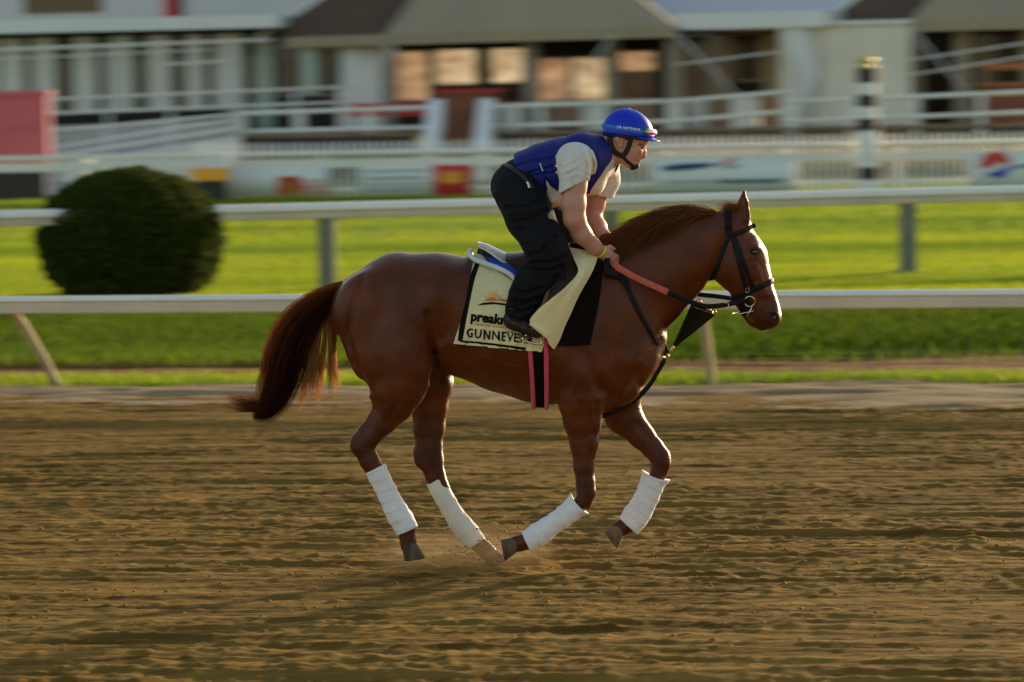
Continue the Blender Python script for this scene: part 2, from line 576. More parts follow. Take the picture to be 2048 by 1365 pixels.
# harrow teeth lines
relief += .004*np.sin(vs*2*math.pi/.17)[None, :]*np.interp(vs, [-17.6, -3, -1, .5], [1, .8, 0, 0])[None, :]*(.5 + .5*np.tanh(R1))
# scraped hollow where the far hind foot strikes
hp = W(985, 1135, .13); hu = (hp[:2]-RO) @ RU; hv = (hp[:2]-RO) @ RN_
UU, VV = np.meshgrid(us, vs, indexing='ij'); rr = np.sqrt(((UU-hu+.06)/.22)**2 + ((VV-hv)/.13)**2)
relief = relief*np.clip((rr-.4)/.8, .15, 1) + .03*np.exp(-((rr-1.35)/.4)**2) - .015*np.exp(-rr**2)
_rel = relief - .035*0
sheet_uv(us, vs, lambda U, V_: _rel, 'dirt_track', MAT_DIRT)
sheet_uv(np.linspace(-150, 150, 60), np.linspace(-60, .3, 40), lambda U, V_: np.where((np.abs(U) < 6.5) & (V_ > -18.6), -.08, -.005) + 0*U, 'dirt_track', MAT_DIRT)
# verge, ditch soil, turf
ru = np.random.default_rng(3)
uu = np.linspace(-9, 9, 260); vv_ = np.linspace(-2.7, .9, 80); Rv = grf(260, 80, 14, 5, 2.6, 21)
sheet_uv(uu, vv_, lambda U, V_: np.interp(V_, [-2.7, -1.5, -.9], [-.050, -.004, -.004]) + .030*np.exp(-((V_+.1)/.7)**2) + .012*Rv, 'dirt_verge', MAT_VERGE)
uu = np.linspace(-12, 12, 200); vv_ = np.linspace(.6, 4.2, 60); Rv = grf(200, 60, 14, 5, 2.6, 22)
sheet_uv(uu, vv_, lambda U, V_: ground_z(V_) - .004 + .015*Rv, 'ditch_soil', MAT_SOIL)
uu = np.concatenate([[-300, -60], np.linspace(-22, 22, 120), [60, 300]]); vv_ = np.concatenate([np.linspace(3.9, 9, 40), np.linspace(9.5, 70, 50), [120, 400]])
Rv = grf(len(uu), len(vv_), 12, 12, 2.5, 23)
sheet_uv(uu, vv_, lambda U, V_: ground_z(V_) + .012*Rv*(V_ < 60), 'turf', MAT_TURF)


# grass: real blades, backlit
def grass(n, urange, vrange, hgt, wid, tone, name, seed, dens=None):
    r = np.random.default_rng(seed); v = r.uniform(*vrange, n); half = (32 + v)*1024/7900*1.30 + 1.2
    u = r.uniform(-1, 1, n)*half + v*0.0 + (RU[0]*0)
    # centre the strip on the view axis
    P0 = RO + u[:, None]*RU + v[:, None]*RN_; P0[:, 0] -= (RO + v[:, None]*RN_)[:, 0]*1.0
    z = ground_z(v)
    if dens is not None:
        keep = r.random(n) < dens(P0[:, 0], v); P0, z, v = P0[keep], z[keep], v[keep]
    n = len(P0); h = r.uniform(*hgt, n); w = r.uniform(*wid, n); a = r.uniform(0, 2*math.pi, n); ln = r.normal(0, .4, (n, 2))*h[:, None]
    d = np.stack([np.cos(a), np.sin(a)], 1)*w[:, None]/2; base = np.concatenate([P0, z[:, None]], 1)
    V = np.zeros((n, 5, 3)); V[:, 0] = base; V[:, 0, :2] -= d; V[:, 1] = base; V[:, 1, :2] += d
    V[:, 2] = base; V[:, 2, :2] += d*.75 + ln*.35; V[:, 2, 2] += h*.6; V[:, 3] = base; V[:, 3, :2] += -d*.75 + ln*.35; V[:, 3, 2] += h*.6
    V[:, 4] = base; V[:, 4, :2] += ln; V[:, 4, 2] += h
    i0 = np.arange(n)[:, None]*5; f1 = i0 + np.array([[0, 1, 2]]); f2 = i0 + np.array([[0, 2, 3]]); f3 = i0 + np.array([[3, 2, 4]])
    tn = tone(P0[:, 0], v, r)
    o = mesh(name, V.reshape(-1, 3), np.concatenate([f1, f2, f3]), MAT_BLADE, smooth=False, attrs={'tone': np.repeat(np.clip(tn, 0, 1), 5)})
    tag(o, kind='stuff'); return o


_pn = grf(256, 256, 40, 10, 2.2, 31)


def patch(x, v): return _pn[((x+30)*4).astype(int) % 256, (v*3).astype(int) % 256]


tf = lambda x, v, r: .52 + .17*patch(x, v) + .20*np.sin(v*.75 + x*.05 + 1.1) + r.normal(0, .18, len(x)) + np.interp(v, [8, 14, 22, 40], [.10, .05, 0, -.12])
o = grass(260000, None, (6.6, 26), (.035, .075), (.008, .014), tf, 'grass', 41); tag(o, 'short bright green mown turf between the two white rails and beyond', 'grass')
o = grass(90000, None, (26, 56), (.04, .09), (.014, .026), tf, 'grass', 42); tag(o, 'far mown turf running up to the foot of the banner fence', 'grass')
o = grass(160000, None, (3.0, 6.9), (.05, .13), (.006, .012), lambda x, v, r: .14 + .10*patch(x, v) + r.normal(0, .13, len(x)), 'grass', 43, dens=lambda x, v: np.clip((v - 4.1 + 1.1/(1+np.exp((x-1.0)*1.5)))/1.0, .04, 1)); tag(o, 'longer grass, toned darker for shade, on the bank just beyond the near white rail', 'grass')  # shade of the bank put into the dark blade tone
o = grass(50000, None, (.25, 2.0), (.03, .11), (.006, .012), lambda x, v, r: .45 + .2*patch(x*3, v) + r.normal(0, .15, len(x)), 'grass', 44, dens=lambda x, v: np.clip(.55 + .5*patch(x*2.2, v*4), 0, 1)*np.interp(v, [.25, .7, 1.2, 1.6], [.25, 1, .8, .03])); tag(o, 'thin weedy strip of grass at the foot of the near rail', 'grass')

# clods of loose dirt: lying on the track and thrown up by the far hind foot
MAT_CLOD = M('dirt_clod', (0.25, 0.142, 0.042), rough=0.95, spec=0.1, var=.25, vscale=8)
r = np.random.default_rng(51)
def clods(C3, S, name):
    base = np.array([[1, 0, 0], [-1, 0, 0], [0, 1, 0], [0, -1, 0], [0, 0, 1], [0, 0, -1]], float)*1.0
    tri = np.array([[0, 2, 4], [2, 1, 4], [1, 3, 4], [3, 0, 4], [2, 0, 5], [1, 2, 5], [3, 1, 5], [0, 3, 5]])
    n = len(C3); V = C3[:, None, :] + (base[None]*S[:, None, None])*r.uniform(.55, 1.25, (n, 6, 1))*np.array([1.25, 1.1, .75])
    return mesh(name, V.reshape(-1, 3), (np.arange(n)[:, None, None]*6 + tri[None]).reshape(-1, 3), MAT_CLOD, smooth=True)
n = 6000; cu_ = r.uniform(-5.4, 5.4, n); cv = r.uniform(-17.3, -.6, n); iu = np.clip(((cu_+5.6)/11.2*(DU-1)).astype(int), 0, DU-1); iv = np.clip(((cv+17.6)/18.1*(DV-1)).astype(int), 0, DV-1)
sz = .004 + .010*r.random(n)**3.5; P = RO + cu_[:, None]*RU + cv[:, None]*RN_; P = np.concatenate([P, (_rel[iu, iv] + sz*.25)[:, None]], 1)
tag(clods(P, sz, 'dirt_clods'), 'crumbs and clods of loose brown dirt on the track', 'dirt', kind='stuff')
n = 520; tpx = r.normal(0, 1, n); q = np.array([W(1000 + 34*a - 25*b, 1128 - 95*b*b - 8, .10 + .10*c) for a, b, c in zip(tpx, r.random(n), r.normal(0, 1, n))])
q2 = np.array([W(960 + 30*a - 30*b, 1132 - 40*b, .12 + .10*c) for a, b, c in zip(r.normal(0, 1, 500), r.random(500), r.normal(0, 1, 500))]); q = np.vstack([q, q2]); q[:, 2] = np.maximum(q[:, 2], .01)
tag(clods(q, .0018 + .0055*r.random(len(q))**3, 'flying_dirt'), 'spray of dirt crumbs kicked up around the far hind hoof', 'dirt', kind='stuff')

# ------------------------------------------------------------------ rails and fences
MAT_RAIL = M('white_rail', (0.80, 0.78, 0.71), rough=0.45, spec=0.4, var=.05, vscale=1.2)
MAT_POST = M('grey_post', (0.17, 0.18, 0.135), rough=0.6, var=.12, vscale=3)
MAT_RAILSHADE = M('rail_shade_cream', (0.62, 0.52, 0.39), rough=0.6, var=.10, vscale=2)  # shade and ground bounce under the rail tops painted as tan
MAT_TANPOST = M('weathered_tan_post', (0.36, 0.29, 0.17), rough=.8, var=.15, vscale=5)
MAT_WHITE_P = M('white_paint', (0.80, 0.80, 0.78), rough=0.55, var=.05, vscale=2)


def rail_profile(a, b, w, h, mat, name, parent, face=0.0):
    """rail with a rounded top from a to b (points on the centre of the top)"""
    a = np.array(a); b = np.array(b); d = b-a; d /= np.linalg.norm(d); s = np.cross(d, [0, 0, 1.0]); s /= np.linalg.norm(s)
    an = np.linspace(0, math.pi, 9); pr = [(w/2*math.cos(t), -w*.30 + w*.30*math.sin(t)) for t in an] + [(-w/2, -h+.01), (-w/2+.01, -h), (w/2-.01, -h), (w/2, -h+.01)]
    v = [p + s*x + np.array([0, 0, z]) for p in (a, b) for x, z in pr]; m = len(pr)
    f = [(i, (i+1) % m, m+(i+1) % m, m+i) for i in range(m)] + [tuple(range(m-1, -1, -1)), tuple(range(m, 2*m))]
    if not face: return mesh(name, np.array(v), f, mat, parent, smooth=False)
    o = mesh(name, np.array(v), f, mat, parent, smooth=False); k = MB(); q = np.array([0, 0, -h*(1+face)/2 - .002 + 0]); k.bar(a + q + s*0, b + q, w*.98, h*(1-face), ch=.12)
    return o


def along(a, b, px):
    """point on the line a-b seen in pixel column px (approx.)"""
    lo, hi = -2.0, 3.0
    for _ in range(50):
        m = (lo+hi)/2
        if project(a + (b-a)*m)[0] < px: lo = m
        else: hi = m
    return a + (b-a)*lo


# near rail
nr = empty('rail_fence', tuple(RF(0, 0, 0)), 0, 'near white running rail on leaning posts at the edge of the dirt track', 'rail', 'white running rails of the race tracks')
a, b = _L, _R; e = (b-a)/np.linalg.norm(b-a)
for k in range(-3, 5):       # rail in butted lengths
    p = a + (b-a)*(k*.5 + .07); q = a + (b-a)*((k+1)*.5 + .07) - e*.006; rail_profile(p, q, .125, .048, MAT_RAIL, 'rail', nr); m_ = MB(); dz = np.array([0, 0, -.098]); m_.bar(p + dz, q + dz, .105, .096, ch=.1); m_.build('rail_shaded_side', MAT_RAILSHADE, nr)
for px in (-1270, 20, 1400, 2740):
    t = along(a, b, px); bs = t + np.array([RN_[0]*.35, RN_[1]*.35, 0]) + np.array([RU[0], RU[1], 0])*(.26 if px < 200 else .03)
    P = spline([tuple(t + [0, 0, -.14]), tuple((t + [0, 0, -.30])*.75 + bs*.25), tuple(np.array([bs[0], bs[1], .05])), tuple(np.array([bs[0], bs[1], -.2]))], 14)
    mesh('post', *tube_geo(P, .038, 10), MAT_TANPOST, nr)
# turf rail
TL = G(0, 421, 1.28); TR = G(2048, 371, 1.28)
tr_ = empty('rail_fence', tuple((TL+TR)/2*[1, 1, 0] + [0, 0, TURF_Z]), 0, 'second white rail on stout grey posts across the green turf, behind the round bush', 'rail', 'white running rails of the race tracks')
e = (TR-TL)/np.linalg.norm(TR-TL)
for k in range(-3, 6):
    p = TL + (TR-TL)*(k*.42); q = TL + (TR-TL)*((k+1)*.42) - e*.006; rail_profile(p, q, .19, .09, MAT_RAIL, 'rail', tr_); m_ = MB(); dz = np.array([0, 0, -.133]); m_.bar(p + dz, q + dz, .15, .082, ch=.1); m_.build('rail_shaded_side', MAT_RAILSHADE, tr_)
for px in (-1600, -1040, -480, 300, 652, 1220, 1815, 2400, 2980):
    t = along(TL, TR, px); bm_ = MB(); bm_.bar(t + [0, .0, -.172], [t[0], t[1], TURF_Z-.1], .19, .15, up=(0, 1, 0)); bm_.build('post', MAT_POST, tr_)
    bm_ = MB(); bm_.box((t[0]-.14, t[1]-.14, TURF_Z-.02), (t[0]+.14, t[1]+.14, TURF_Z+.05)); bm_.build('post_foot', MAT_POST, tr_)

# ---------------- far line helpers: everything beyond is laid out along lines facing the track
def far_line(d0, d1):
    a = W(0, 200, d0-20); b = W(2048, 200, d1-20); return a[:2], b[:2]


class Line:
    def __init__(s, d0, d1):
        s.a, s.b = far_line(d0, d1); s.u = (s.b-s.a)/np.linalg.norm(s.b-s.a); s.n = np.array([-s.u[1], s.u[0]])

    def xy(s, px, back=0.0):
        o = CAM_LOC[:2]; r_ = ray(px, 200)[:2]; a = s.a + s.n*back
        M2 = np.array([[r_[0], -s.u[0]], [r_[1], -s.u[1]]]); t = np.linalg.solve(M2, a-o); return o + r_*t[0]

    def z(s, px, py, back=0.0):
        p = s.xy(px, back); r_ = ray(px, py); t = np.linalg.norm(p-CAM_LOC[:2])/np.linalg.norm(r_[:2]); return CAM_LOC[2] + r_[2]*t

    def p(s, px, py, back=0.0):
        q = s.xy(px, back); return np.array([q[0], q[1], s.z(px, py, back)])

    def slab(s, mb_, px0, px1, z0, z1, back=0.0, th=.1):
        """box between two columns, standing between heights z0 and z1, th deep"""
        a = s.xy(px0, back); b = s.xy(px1, back); c = b + s.n*th; d = a + s.n*th
        v = [(*a, z0), (*b, z0), (*c, z0), (*d, z0), (*a, z1), (*b, z1), (*c, z1), (*d, z1)]
        mb_.add(v, [(0, 3, 2, 1), (4, 5, 6, 7), (0, 1, 5, 4), (1, 2, 6, 5), (2, 3, 7, 6), (3, 0, 4, 7)]); return mb_

    def part(s, name, mat, parent, px0, px1, py0, py1, back=0.0, th=.1, zpx=None):
        pm = (px0+px1)/2 if zpx is None else zpx
        z1, z0 = s.z(pm, py0, back), (s.z(pm, py1, back) if py1 is not None else TURF_Z - .05)
        m_ = MB(); s.slab(m_, px0, px1, z0, z1, back, th); return m_.build(name, mat, parent)

    def rod(s, name, mat, parent, px0, py0, px1, py1, r_=.05, back=0.0):
        a = s.p(px0, py0, back); b = s.p(px1, py1, back); return mesh(name, *tube_geo([a, (a+b)/2, b], r_, 8), mat, parent)


FL = Line(84, 81.5)        # picket fence line
BL = Line(106, 97)         # front of the deck
# ---------------- picket fence with double rail and banners
pf = empty('picket_fence', (*FL.xy(1200), TURF_Z), 0, 'white picket fence with a double white rail carrying the advertising banners', 'fence')
FL.rod('top_rail', MAT_RAIL, pf, -80, 319, 2130, 284, .060)
zc_ = FL.z(1024, 319); m_ = MB()
va, vb = FL.p(-80, 338, -.04), FL.p(2130, 308, -.04); m_.bar(va, vb, .05, .19); m_.build('lower_rail', MAT_RAIL, pf)
pd = None
cols_ = np.arange(392, 2120, 15.0); zb_, zt_ = TURF_Z + .04, 1.50
for k, px in enumerate(cols_):
    q = FL.xy(px, .12)
    if pd is None:
        w = .032; m_ = MB(); m_.add([(-w, -.011, 0), (w, -.011, 0), (w, .011, 0), (-w, .011, 0), (-w, -.011, 1.10), (w, -.011, 1.10), (w, .011, 1.10), (-w, .011, 1.10), (0, -.011, 1.19), (0, .011, 1.19)],
            [(0, 3, 2, 1), (0, 1, 5, 8, 4), (2, 3, 7, 9, 6), (1, 2, 6, 5), (3, 0, 4, 7), (4, 8, 9, 7), (5, 6, 9, 8)])
        o = m_.build('picket', MAT_WHITE_P, pf, world=False); pd = o.data
    else: o = link_mesh('picket', pd, pf)
    o.location = Vector((q[0], q[1], zb_)) - pf.location; o.rotation_euler = (0, random.uniform(-.012, .012), math.atan2(FL.u[1], FL.u[0]))
m_ = MB(); FL.slab(m_, 392, 2120, .46, .54, .15, .04); m_.build('back_rail', MAT_WHITE_P, pf)
for px in np.arange(-60, 2130, 232): FL.part('post', MAT_WHITE_P, pf, px-5, px+5, 318 - px*.017, None, .16, .10)
MAT_BANNER = M('white_banner', (0.74, 0.78, 0.74), rough=.6, var=.04, vscale=1)
INK = {k: M('banner_' + k, c, rough=.6) for k, c in dict(red=(.62, .05, .05), orange=(.85, .34, .03), yellow=(.85, .55, .05), navy=(.02, .06, .17), blue=(.02, .08, .42), grey=(.33, .42, .42), white=(.8, .8, .8)).items()}


def banner(px0, px1, py0, py1, label, shapes, mat=MAT_BANNER):
    pm = (px0+px1)/2; root = empty('banner', (*FL.xy(pm, -.08), FL.z(pm, py1, -.08)), 0, label, 'banner', 'advertising banners hung on the white picket fence')
    nx = 16; a = []
    for j, py in enumerate((py0, py1)):
        zz = FL.z(pm, py, -.08)
        for i in range(nx): q = FL.xy(px0 + (px1-px0)*i/(nx-1), -.08 - .012*math.sin(i*1.9)*(j*.8+.2)); a.append((q[0], q[1], zz))
    f = [(i, nx+i, nx+i+1, i+1) for i in range(nx-1)]; n = len(a); bk = [(x + FL.n[0]*.006, y + FL.n[1]*.006, z) for x, y, z in a]
    f += [tuple(n+i for i in q[::-1]) for q in f] + [(i, i+1, n+i+1, n+i) for i in range(nx-1)] + [(nx+i+1, nx+i, n+nx+i, n+nx+i+1) for i in range(nx-1)]
    mesh('panel', np.array(a + bk), f, mat, root)
    for ink, poly in shapes:
        v = [FL.p(x, y, -.105) for x, y in poly]; v2 = [FL.p(x, y, -.095) for x, y in poly]; m = len(v)
        mesh('print', np.array(v + v2), [tuple(range(m)), tuple(range(2*m-1, m-1, -1))] + [((i+1) % m, i, m+i, m+(i+1) % m) for i in range(m)], INK[ink], root, smooth=False)
    return root


def dash(x0, x1, y, h, k=6, slope=-.017):
    """a row of short strokes like small lettering too far off to read"""
    out = []; r_ = random.Random(int(x0+y)); x = x0
    while x < x1:
        w = r_.uniform(k*.5, k*1.5); yy = y + (x-x0)*slope + r_.uniform(-.6, .6); out.append([(x, yy), (x+w, yy+w*slope), (x+w, yy+h), (x, yy+h)]); x += w + r_.uniform(1.5, 3)
    return out


banner(444, 652, 334, 392, 'white banner with a yellow and red picture, leftmost on the picket fence',
       [('red', [(552, 354), (596, 352), (606, 372), (604, 390), (548, 391)]), ('yellow', [(564, 362), (584, 360), (602, 390), (556, 391)]), ('orange', [(560, 376), (578, 374), (580, 390), (558, 391)])]
       + [('red', p) for yy in (360, 371, 382) for p in dash(614, 644, yy, 5, 5)])
banner(716, 858, 332, 391, 'white banner with faint grey lines of lettering beside the red banner', [('grey', p) for yy, hh in ((341, 4), (354, 6), (367, 3), (378, 5)) for p in dash(728, 846, yy, hh, 9)])
banner(864, 936, 330, 390, 'small red banner with an orange centre on the picket fence', [('orange', [(878, 345), (922, 344), (922, 366), (878, 367)]), ('yellow', [(886, 351), (914, 350), (914, 355), (886, 356)])], INK['red'])
banner(1300, 1588, 318, 388, 'long white banner with navy script and red swoosh behind the horse\'s head',
       [('navy', [(1318, 335), (1345, 329), (1380, 327), (1418, 326), (1430, 331), (1400, 337), (1360, 341), (1325, 342)]), ('red', [(1432, 328), (1462, 317), (1476, 315), (1458, 324), (1438, 333)]), ('grey', [(1440, 334), (1482, 328), (1476, 334), (1448, 339)])]
       + [('navy', p) for p in dash(1432, 1560, 360, 7, 10)] + [('grey', p) for p in dash(1330, 1420, 362, 4, 9)])
th = np.linspace(0, math.pi, 14); cx_, cy_ = 1990, 331
banner(1936, 2120, 306, 385, 'white banner with round red, white and blue emblem at the right edge',
       [('red', [(cx_+32*math.cos(t), cy_-28*math.sin(t)) for t in th] + [(cx_-30, cy_+8), (cx_-8, cy_+3), (cx_+10, cy_-8)]), ('blue', [(cx_-20, cy_+17), (cx_+2, cy_+11), (cx_+33, cy_-4), (cx_+28, cy_+14), (cx_+14, cy_+24), (cx_-4, cy_+26)]),
        ('navy', [(2030, 333), (2080, 322), (2080, 328), (2032, 339)])])

# striped distance pole beside the fence
dp = empty('distance_pole', (*FL.xy(1733, -.5), TURF_Z), 0, 'tall black and white striped distance pole with a gold top by the fence', 'pole')
MAT_BLACKP = M('black_paint', (0.02, 0.018, 0.016), rough=.5); MAT_GOLD = M('gold_paint', (.55, .40, .07), rough=.4, metal=.3)
for y0, y1, m_ in ((137, 166, MAT_BLACKP), (166, 190, MAT_WHITE_P), (190, 214, MAT_BLACKP), (214, 238, MAT_WHITE_P), (238, 262, MAT_BLACKP), (262, 335, MAT_WHITE_P), (335, 360, MAT_BLACKP), (360, None, MAT_WHITE_P)):
    FL.part('band', m_, dp, 1714, 1753, y0, y1, -.7, .36, zpx=1733)
q = FL.xy(1733, -.52); zz = FL.z(1733, 137, -.5)
P = [(q[0], q[1], zz + k) for k in (0, .03, .06, .12, .19, .24, .26)]; mesh('finial', *tube_geo(P, [.20, .20, .08, .16, .17, .10, .02], 16), MAT_GOLD, dp)

MAT_HIVIS = M('bright_orange', (.95, .42, .02), rough=.5)
# orange box and red kiosk on the left, grey path
pathv = [(*FL.xy(-120, 1.0), TURF_Z+.02), (*FL.xy(330, 1.0), TURF_Z+.02), (*FL.xy(330, 14.0), TURF_Z+.02), (*FL.xy(-120, 14.0), TURF_Z+.02)]
mesh('path', [(*G(-60, 404, TURF_Z+.016)[:2], TURF_Z+.016), (*G(250, 400, TURF_Z+.016)[:2], TURF_Z+.016), (*G(330, 362, TURF_Z+.016)[:2], TURF_Z+.016), (*G(-60, 364, TURF_Z+.016)[:2], TURF_Z+.016)], [(0, 1, 2, 3)], MAT_PATH)['kind'] = 'structure'
MAT_RED = M('red_panel', (0.60, 0.12, 0.14), rough=.6, var=.06, vscale=1)
ks = empty('thin_kiosk', (*FL.xy(40, 2.0), TURF_Z), 0, 'tall red kiosk, thinned to hide its sunlit side, standing behind the rail at the left edge', 'board')  # kiosk thinned to a board so its sunlit side stays hidden
m_ = MB(); FL.slab(m_, -90, 96, FL.z(10, 338, 2), FL.z(10, 192, 2), 2.0, .14); m_.build('board', MAT_RED, ks)
m_ = MB(); FL.slab(m_, -94, 100, FL.z(10, 192, 2)+.002, FL.z(10, 183, 2), 1.94, .22); m_.build('cap', MAT_RED, ks)
m_ = MB(); FL.slab(m_, 10, 82, FL.z(10, 330, 2), FL.z(10, 262, 2), 1.97, .03); m_.build('panel', MAT_RED, ks)
m_ = MB(); FL.slab(m_, 10, 82, FL.z(10, 258, 2), FL.z(10, 200, 2), 1.97, .03); m_.build('panel', MAT_RED, ks)
m_ = MB(); FL.slab(m_, -86, 90, TURF_Z-.02, FL.z(10, 338, 2)-.002, 2.02, .10); m_.build('shadow_slab', MAT_BLACKP, ks)  # black slab put where shadow lies on the grass below
ob = empty('equipment_box', (*FL.xy(415, -1.0), TURF_Z), 0, 'orange box under a pale cover between the bush top and the fence', 'box')
m_ = MB(); FL.slab(m_, 378, 446, FL.z(415, 362, -1), FL.z(415, 337, -1), -1.0, .6); m_.build('body', MAT_HIVIS, ob)
m_ = MB(); FL.slab(m_, 388, 442, TURF_Z, FL.z(415, 362, -1)-.002, -.95, .5); m_.build('stand', MAT_BLACKP, ob)
m_ = MB(); FL.slab(m_, 402, 452, FL.z(415, 337, -1)+.002, FL.z(415, 308, -1), -.98, .5); m_.build('cover', MAT_WHITE_P, ob)

# ---------------- round clipped bush
MAT_LEAF = M('bush_leaf', (0.060, 0.080, 0.012), rough=0.65, spec=0.06, translucent=0.3, tone=[(0.0, (0.5, 0.55, 0.5)), (0.6, (1, 1, 1)), (1.0, (1.8, 1.6, 1.1))])
MAT_TWIG = M('twig', (0.05, 0.035, 0.022), rough=.9)
bc = G(264, 594, TURF_Z); dB = np.linalg.norm(bc[:2]-CAM_LOC[:2]); sB = dB/FPX
bush = empty('bush', tuple(bc), 0, 'big round clipped dark green bush in front of the second rail', 'bush')
rx_, rz_ = 184*sB, 128*sB; n = 95000; r = np.random.default_rng(61)
d = r.normal(size=(n, 3)); d /= np.linalg.norm(d, axis=1)[:, None]; lump = 1 + .016*np.sin(d[:, 0]*9+1)*np.sin(d[:, 2]*8) + .012*np.sin(d[:, 1]*14 + d[:, 0]*11) + .012*np.sin(d[:, 0]*23 + d[:, 2]*17) + .012*np.sin(d[:, 2]*29 - d[:, 0]*19)
sh = 1 - .55*r.random(n)**1.9 + .02*r.normal(size=n)*(r.random(n) < .3)
sq = d.copy(); lw = d[:, 2] < 0; rxy = np.linalg.norm(d[:, :2], axis=1); ks = np.where(lw, np.maximum(rxy, 1e-3)**-.62, 1.0); sq[:, :2] *= ks[:, None]
P = bc + [0, .0, rz_] + sq*(sh*lump)[:, None]*[rx_, rx_, rz_]; P[:, 2] = np.maximum(P[:, 2], TURF_Z + .02)
t1 = r.normal(size=(n, 3))*.6 + d*.5; t1 /= np.linalg.norm(t1, axis=1)[:, None]; t2 = np.cross(t1, r.normal(size=(n, 3))); t2 /= np.linalg.norm(t2, axis=1)[:, None]; s_ = r.uniform(.018, .036, (n, 1))
V = np.stack([P - t2*s_*.45, P + t1*s_, P + t2*s_*.45, P - t1*s_*.6], 1).reshape(-1, 3)
mesh('foliage', V, np.arange(4*n).reshape(n, 4), MAT_LEAF, bush, smooth=False, attrs={'tone': np.repeat(np.clip(.45 + r.normal(0, .2, n), 0, 1), 4)})
m_ = MB()
for k in range(26):
    q = r.normal(size=3); q /= np.linalg.norm(q); q[2] = abs(q[2])*.8 + .1; e = bc + [0, 0, rz_*.9] + q*[rx_, rx_, rz_*.9]*.8; m_.tube([bc, bc*.6 + e*.4 + [0, 0, .1], e], [.022, .014, .004], 6, cap=False)
m_.build('stem', MAT_TWIG, bush)

# faint dust hanging round the striking hoof
MAT_DUST = bpy.data.materials.new('dust'); MAT_DUST.use_nodes = True; _n = MAT_DUST.node_tree; _n.nodes.remove(_n.nodes['Principled BSDF'])
_v = _n.nodes.new('ShaderNodeVolumePrincipled'); _v.inputs['Color'].default_value = (.62, .45, .24, 1); _t = _n.nodes.new('ShaderNodeTexCoord'); _g = _n.nodes.new('ShaderNodeTexGradient'); _g.gradient_type = 'SPHERICAL'
_z = _n.nodes.new('ShaderNodeTexNoise'); _z.inputs['Scale'].default_value = 2.6; _z.inputs['Detail'].default_value = 4; _m = _n.nodes.new('ShaderNodeMath'); _m.operation = 'MULTIPLY'; _m2 = _n.nodes.new('ShaderNodeMath'); _m2.operation = 'MULTIPLY'; _m2.inputs[1].default_value = 4.6
_n.links.new(_t.outputs['Object'], _g.inputs[0]); _n.links.new(_t.outputs['Object'], _z.inputs['Vector']); _n.links.new(_g.outputs['Fac'], _m.inputs[0]); _n.links.new(_z.outputs['Fac'], _m.inputs[1]); _n.links.new(_m.outputs[0], _m2.inputs[0]); _n.links.new(_m2.outputs[0], _v.inputs['Density']); _n.links.new(_v.outputs[0], _n.nodes['Material Output'].inputs['Volume'])
import bmesh
me = bpy.data.meshes.new('dust'); bm = bmesh.new(); bmesh.ops.create_uvsphere(bm, u_segments=24, v_segments=16, radius=1.0); bm.to_mesh(me); bm.free(); me.materials.append(MAT_DUST)
o = link_mesh('dust', me); o.location = Vector(W(930, 1118, .12)) + Vector((0, 0, .02)); o.scale = (.52, .40, .16); tag(o, 'thin dust hanging low around the hind hooves', 'dust', kind='stuff')
# ================================================================== BUILDINGS BEYOND THE TRACK
MAT_WALLW = M('pale_wall_panel', (0.70, 0.69, 0.64), rough=.7, var=.08, vscale=.7)
MAT_FASCIA = M('white_fascia', (0.74, 0.75, 0.73), rough=.6, var=.04, vscale=.6)
MAT_DARKGLASS = M('dark_glass', (0.018, 0.015, 0.013), rough=.12, spec=.6)
MAT_DARKWALL = M('dark_wall', (0.016, 0.012, 0.010), rough=.8, var=.2, vscale=1)
MAT_CANVAS = M('olive_canvas', (0.34, 0.28, 0.175), rough=.8, var=.06, vscale=.5, bump=.2, bscale=6)
MAT_ROOFSHADE = M('roof_shade_brown', (0.085, 0.050, 0.026), rough=.85, var=.12, vscale=.6)  # shade on the left roof slopes put into a brown colour
MAT_COLUMN = M('stone_grey_column', (0.27, 0.235, 0.18), rough=.75, var=.08, vscale=1.5)
MAT_TANPANE = M('tan_reflection', (0.62, 0.38, 0.20), rough=.6, col2=(.30, .15, .07), vscale=1.8, glow=.35, stretch=(1, 1, 2.2))  # warm window reflections, here and below, put into colour and glow
MAT_CREAMPANE = M('cream_reflection', (0.80, 0.62, 0.36), rough=.6, col2=(.36, .20, .10), vscale=1.5, glow=.40, stretch=(1, 1, 2.2))
MAT_CURTAIN = M('pale_tent_wall', (0.78, 0.73, 0.60), rough=.8, var=.08, vscale=.8)
MAT_SKIRT = M('black_deck_skirt', (0.014, 0.012, 0.011), rough=.8)
MAT_DECK = M('deck_board', (0.22, 0.15, 0.09), rough=.8, var=.2, vscale=3)
MAT_STAIR = M('red_brown_timber', (0.22, 0.075, 0.035), rough=.7, var=.2, vscale=3)
MAT_REDCLOTH = M('red_tablecloth', (0.55, 0.05, 0.045), rough=.8, var=.1)
MAT_BROWNPANEL = M('brown_panel', (0.27, 0.165, 0.10), rough=.75, var=.12, vscale=1.5)
MAT_ROOFW = M('lavender_grey_wall', (0.60, 0.60, 0.63), rough=.7, var=.03, vscale=.4)
MAT_TEALGLASS = M('pale_green_glass', (0.42, 0.55, 0.49), rough=.15, spec=.6)
MAT_RUST = M('rust_orange', (0.42, 0.15, 0.05), rough=.7, var=.1)
DZ = BL.z(1024, 263)

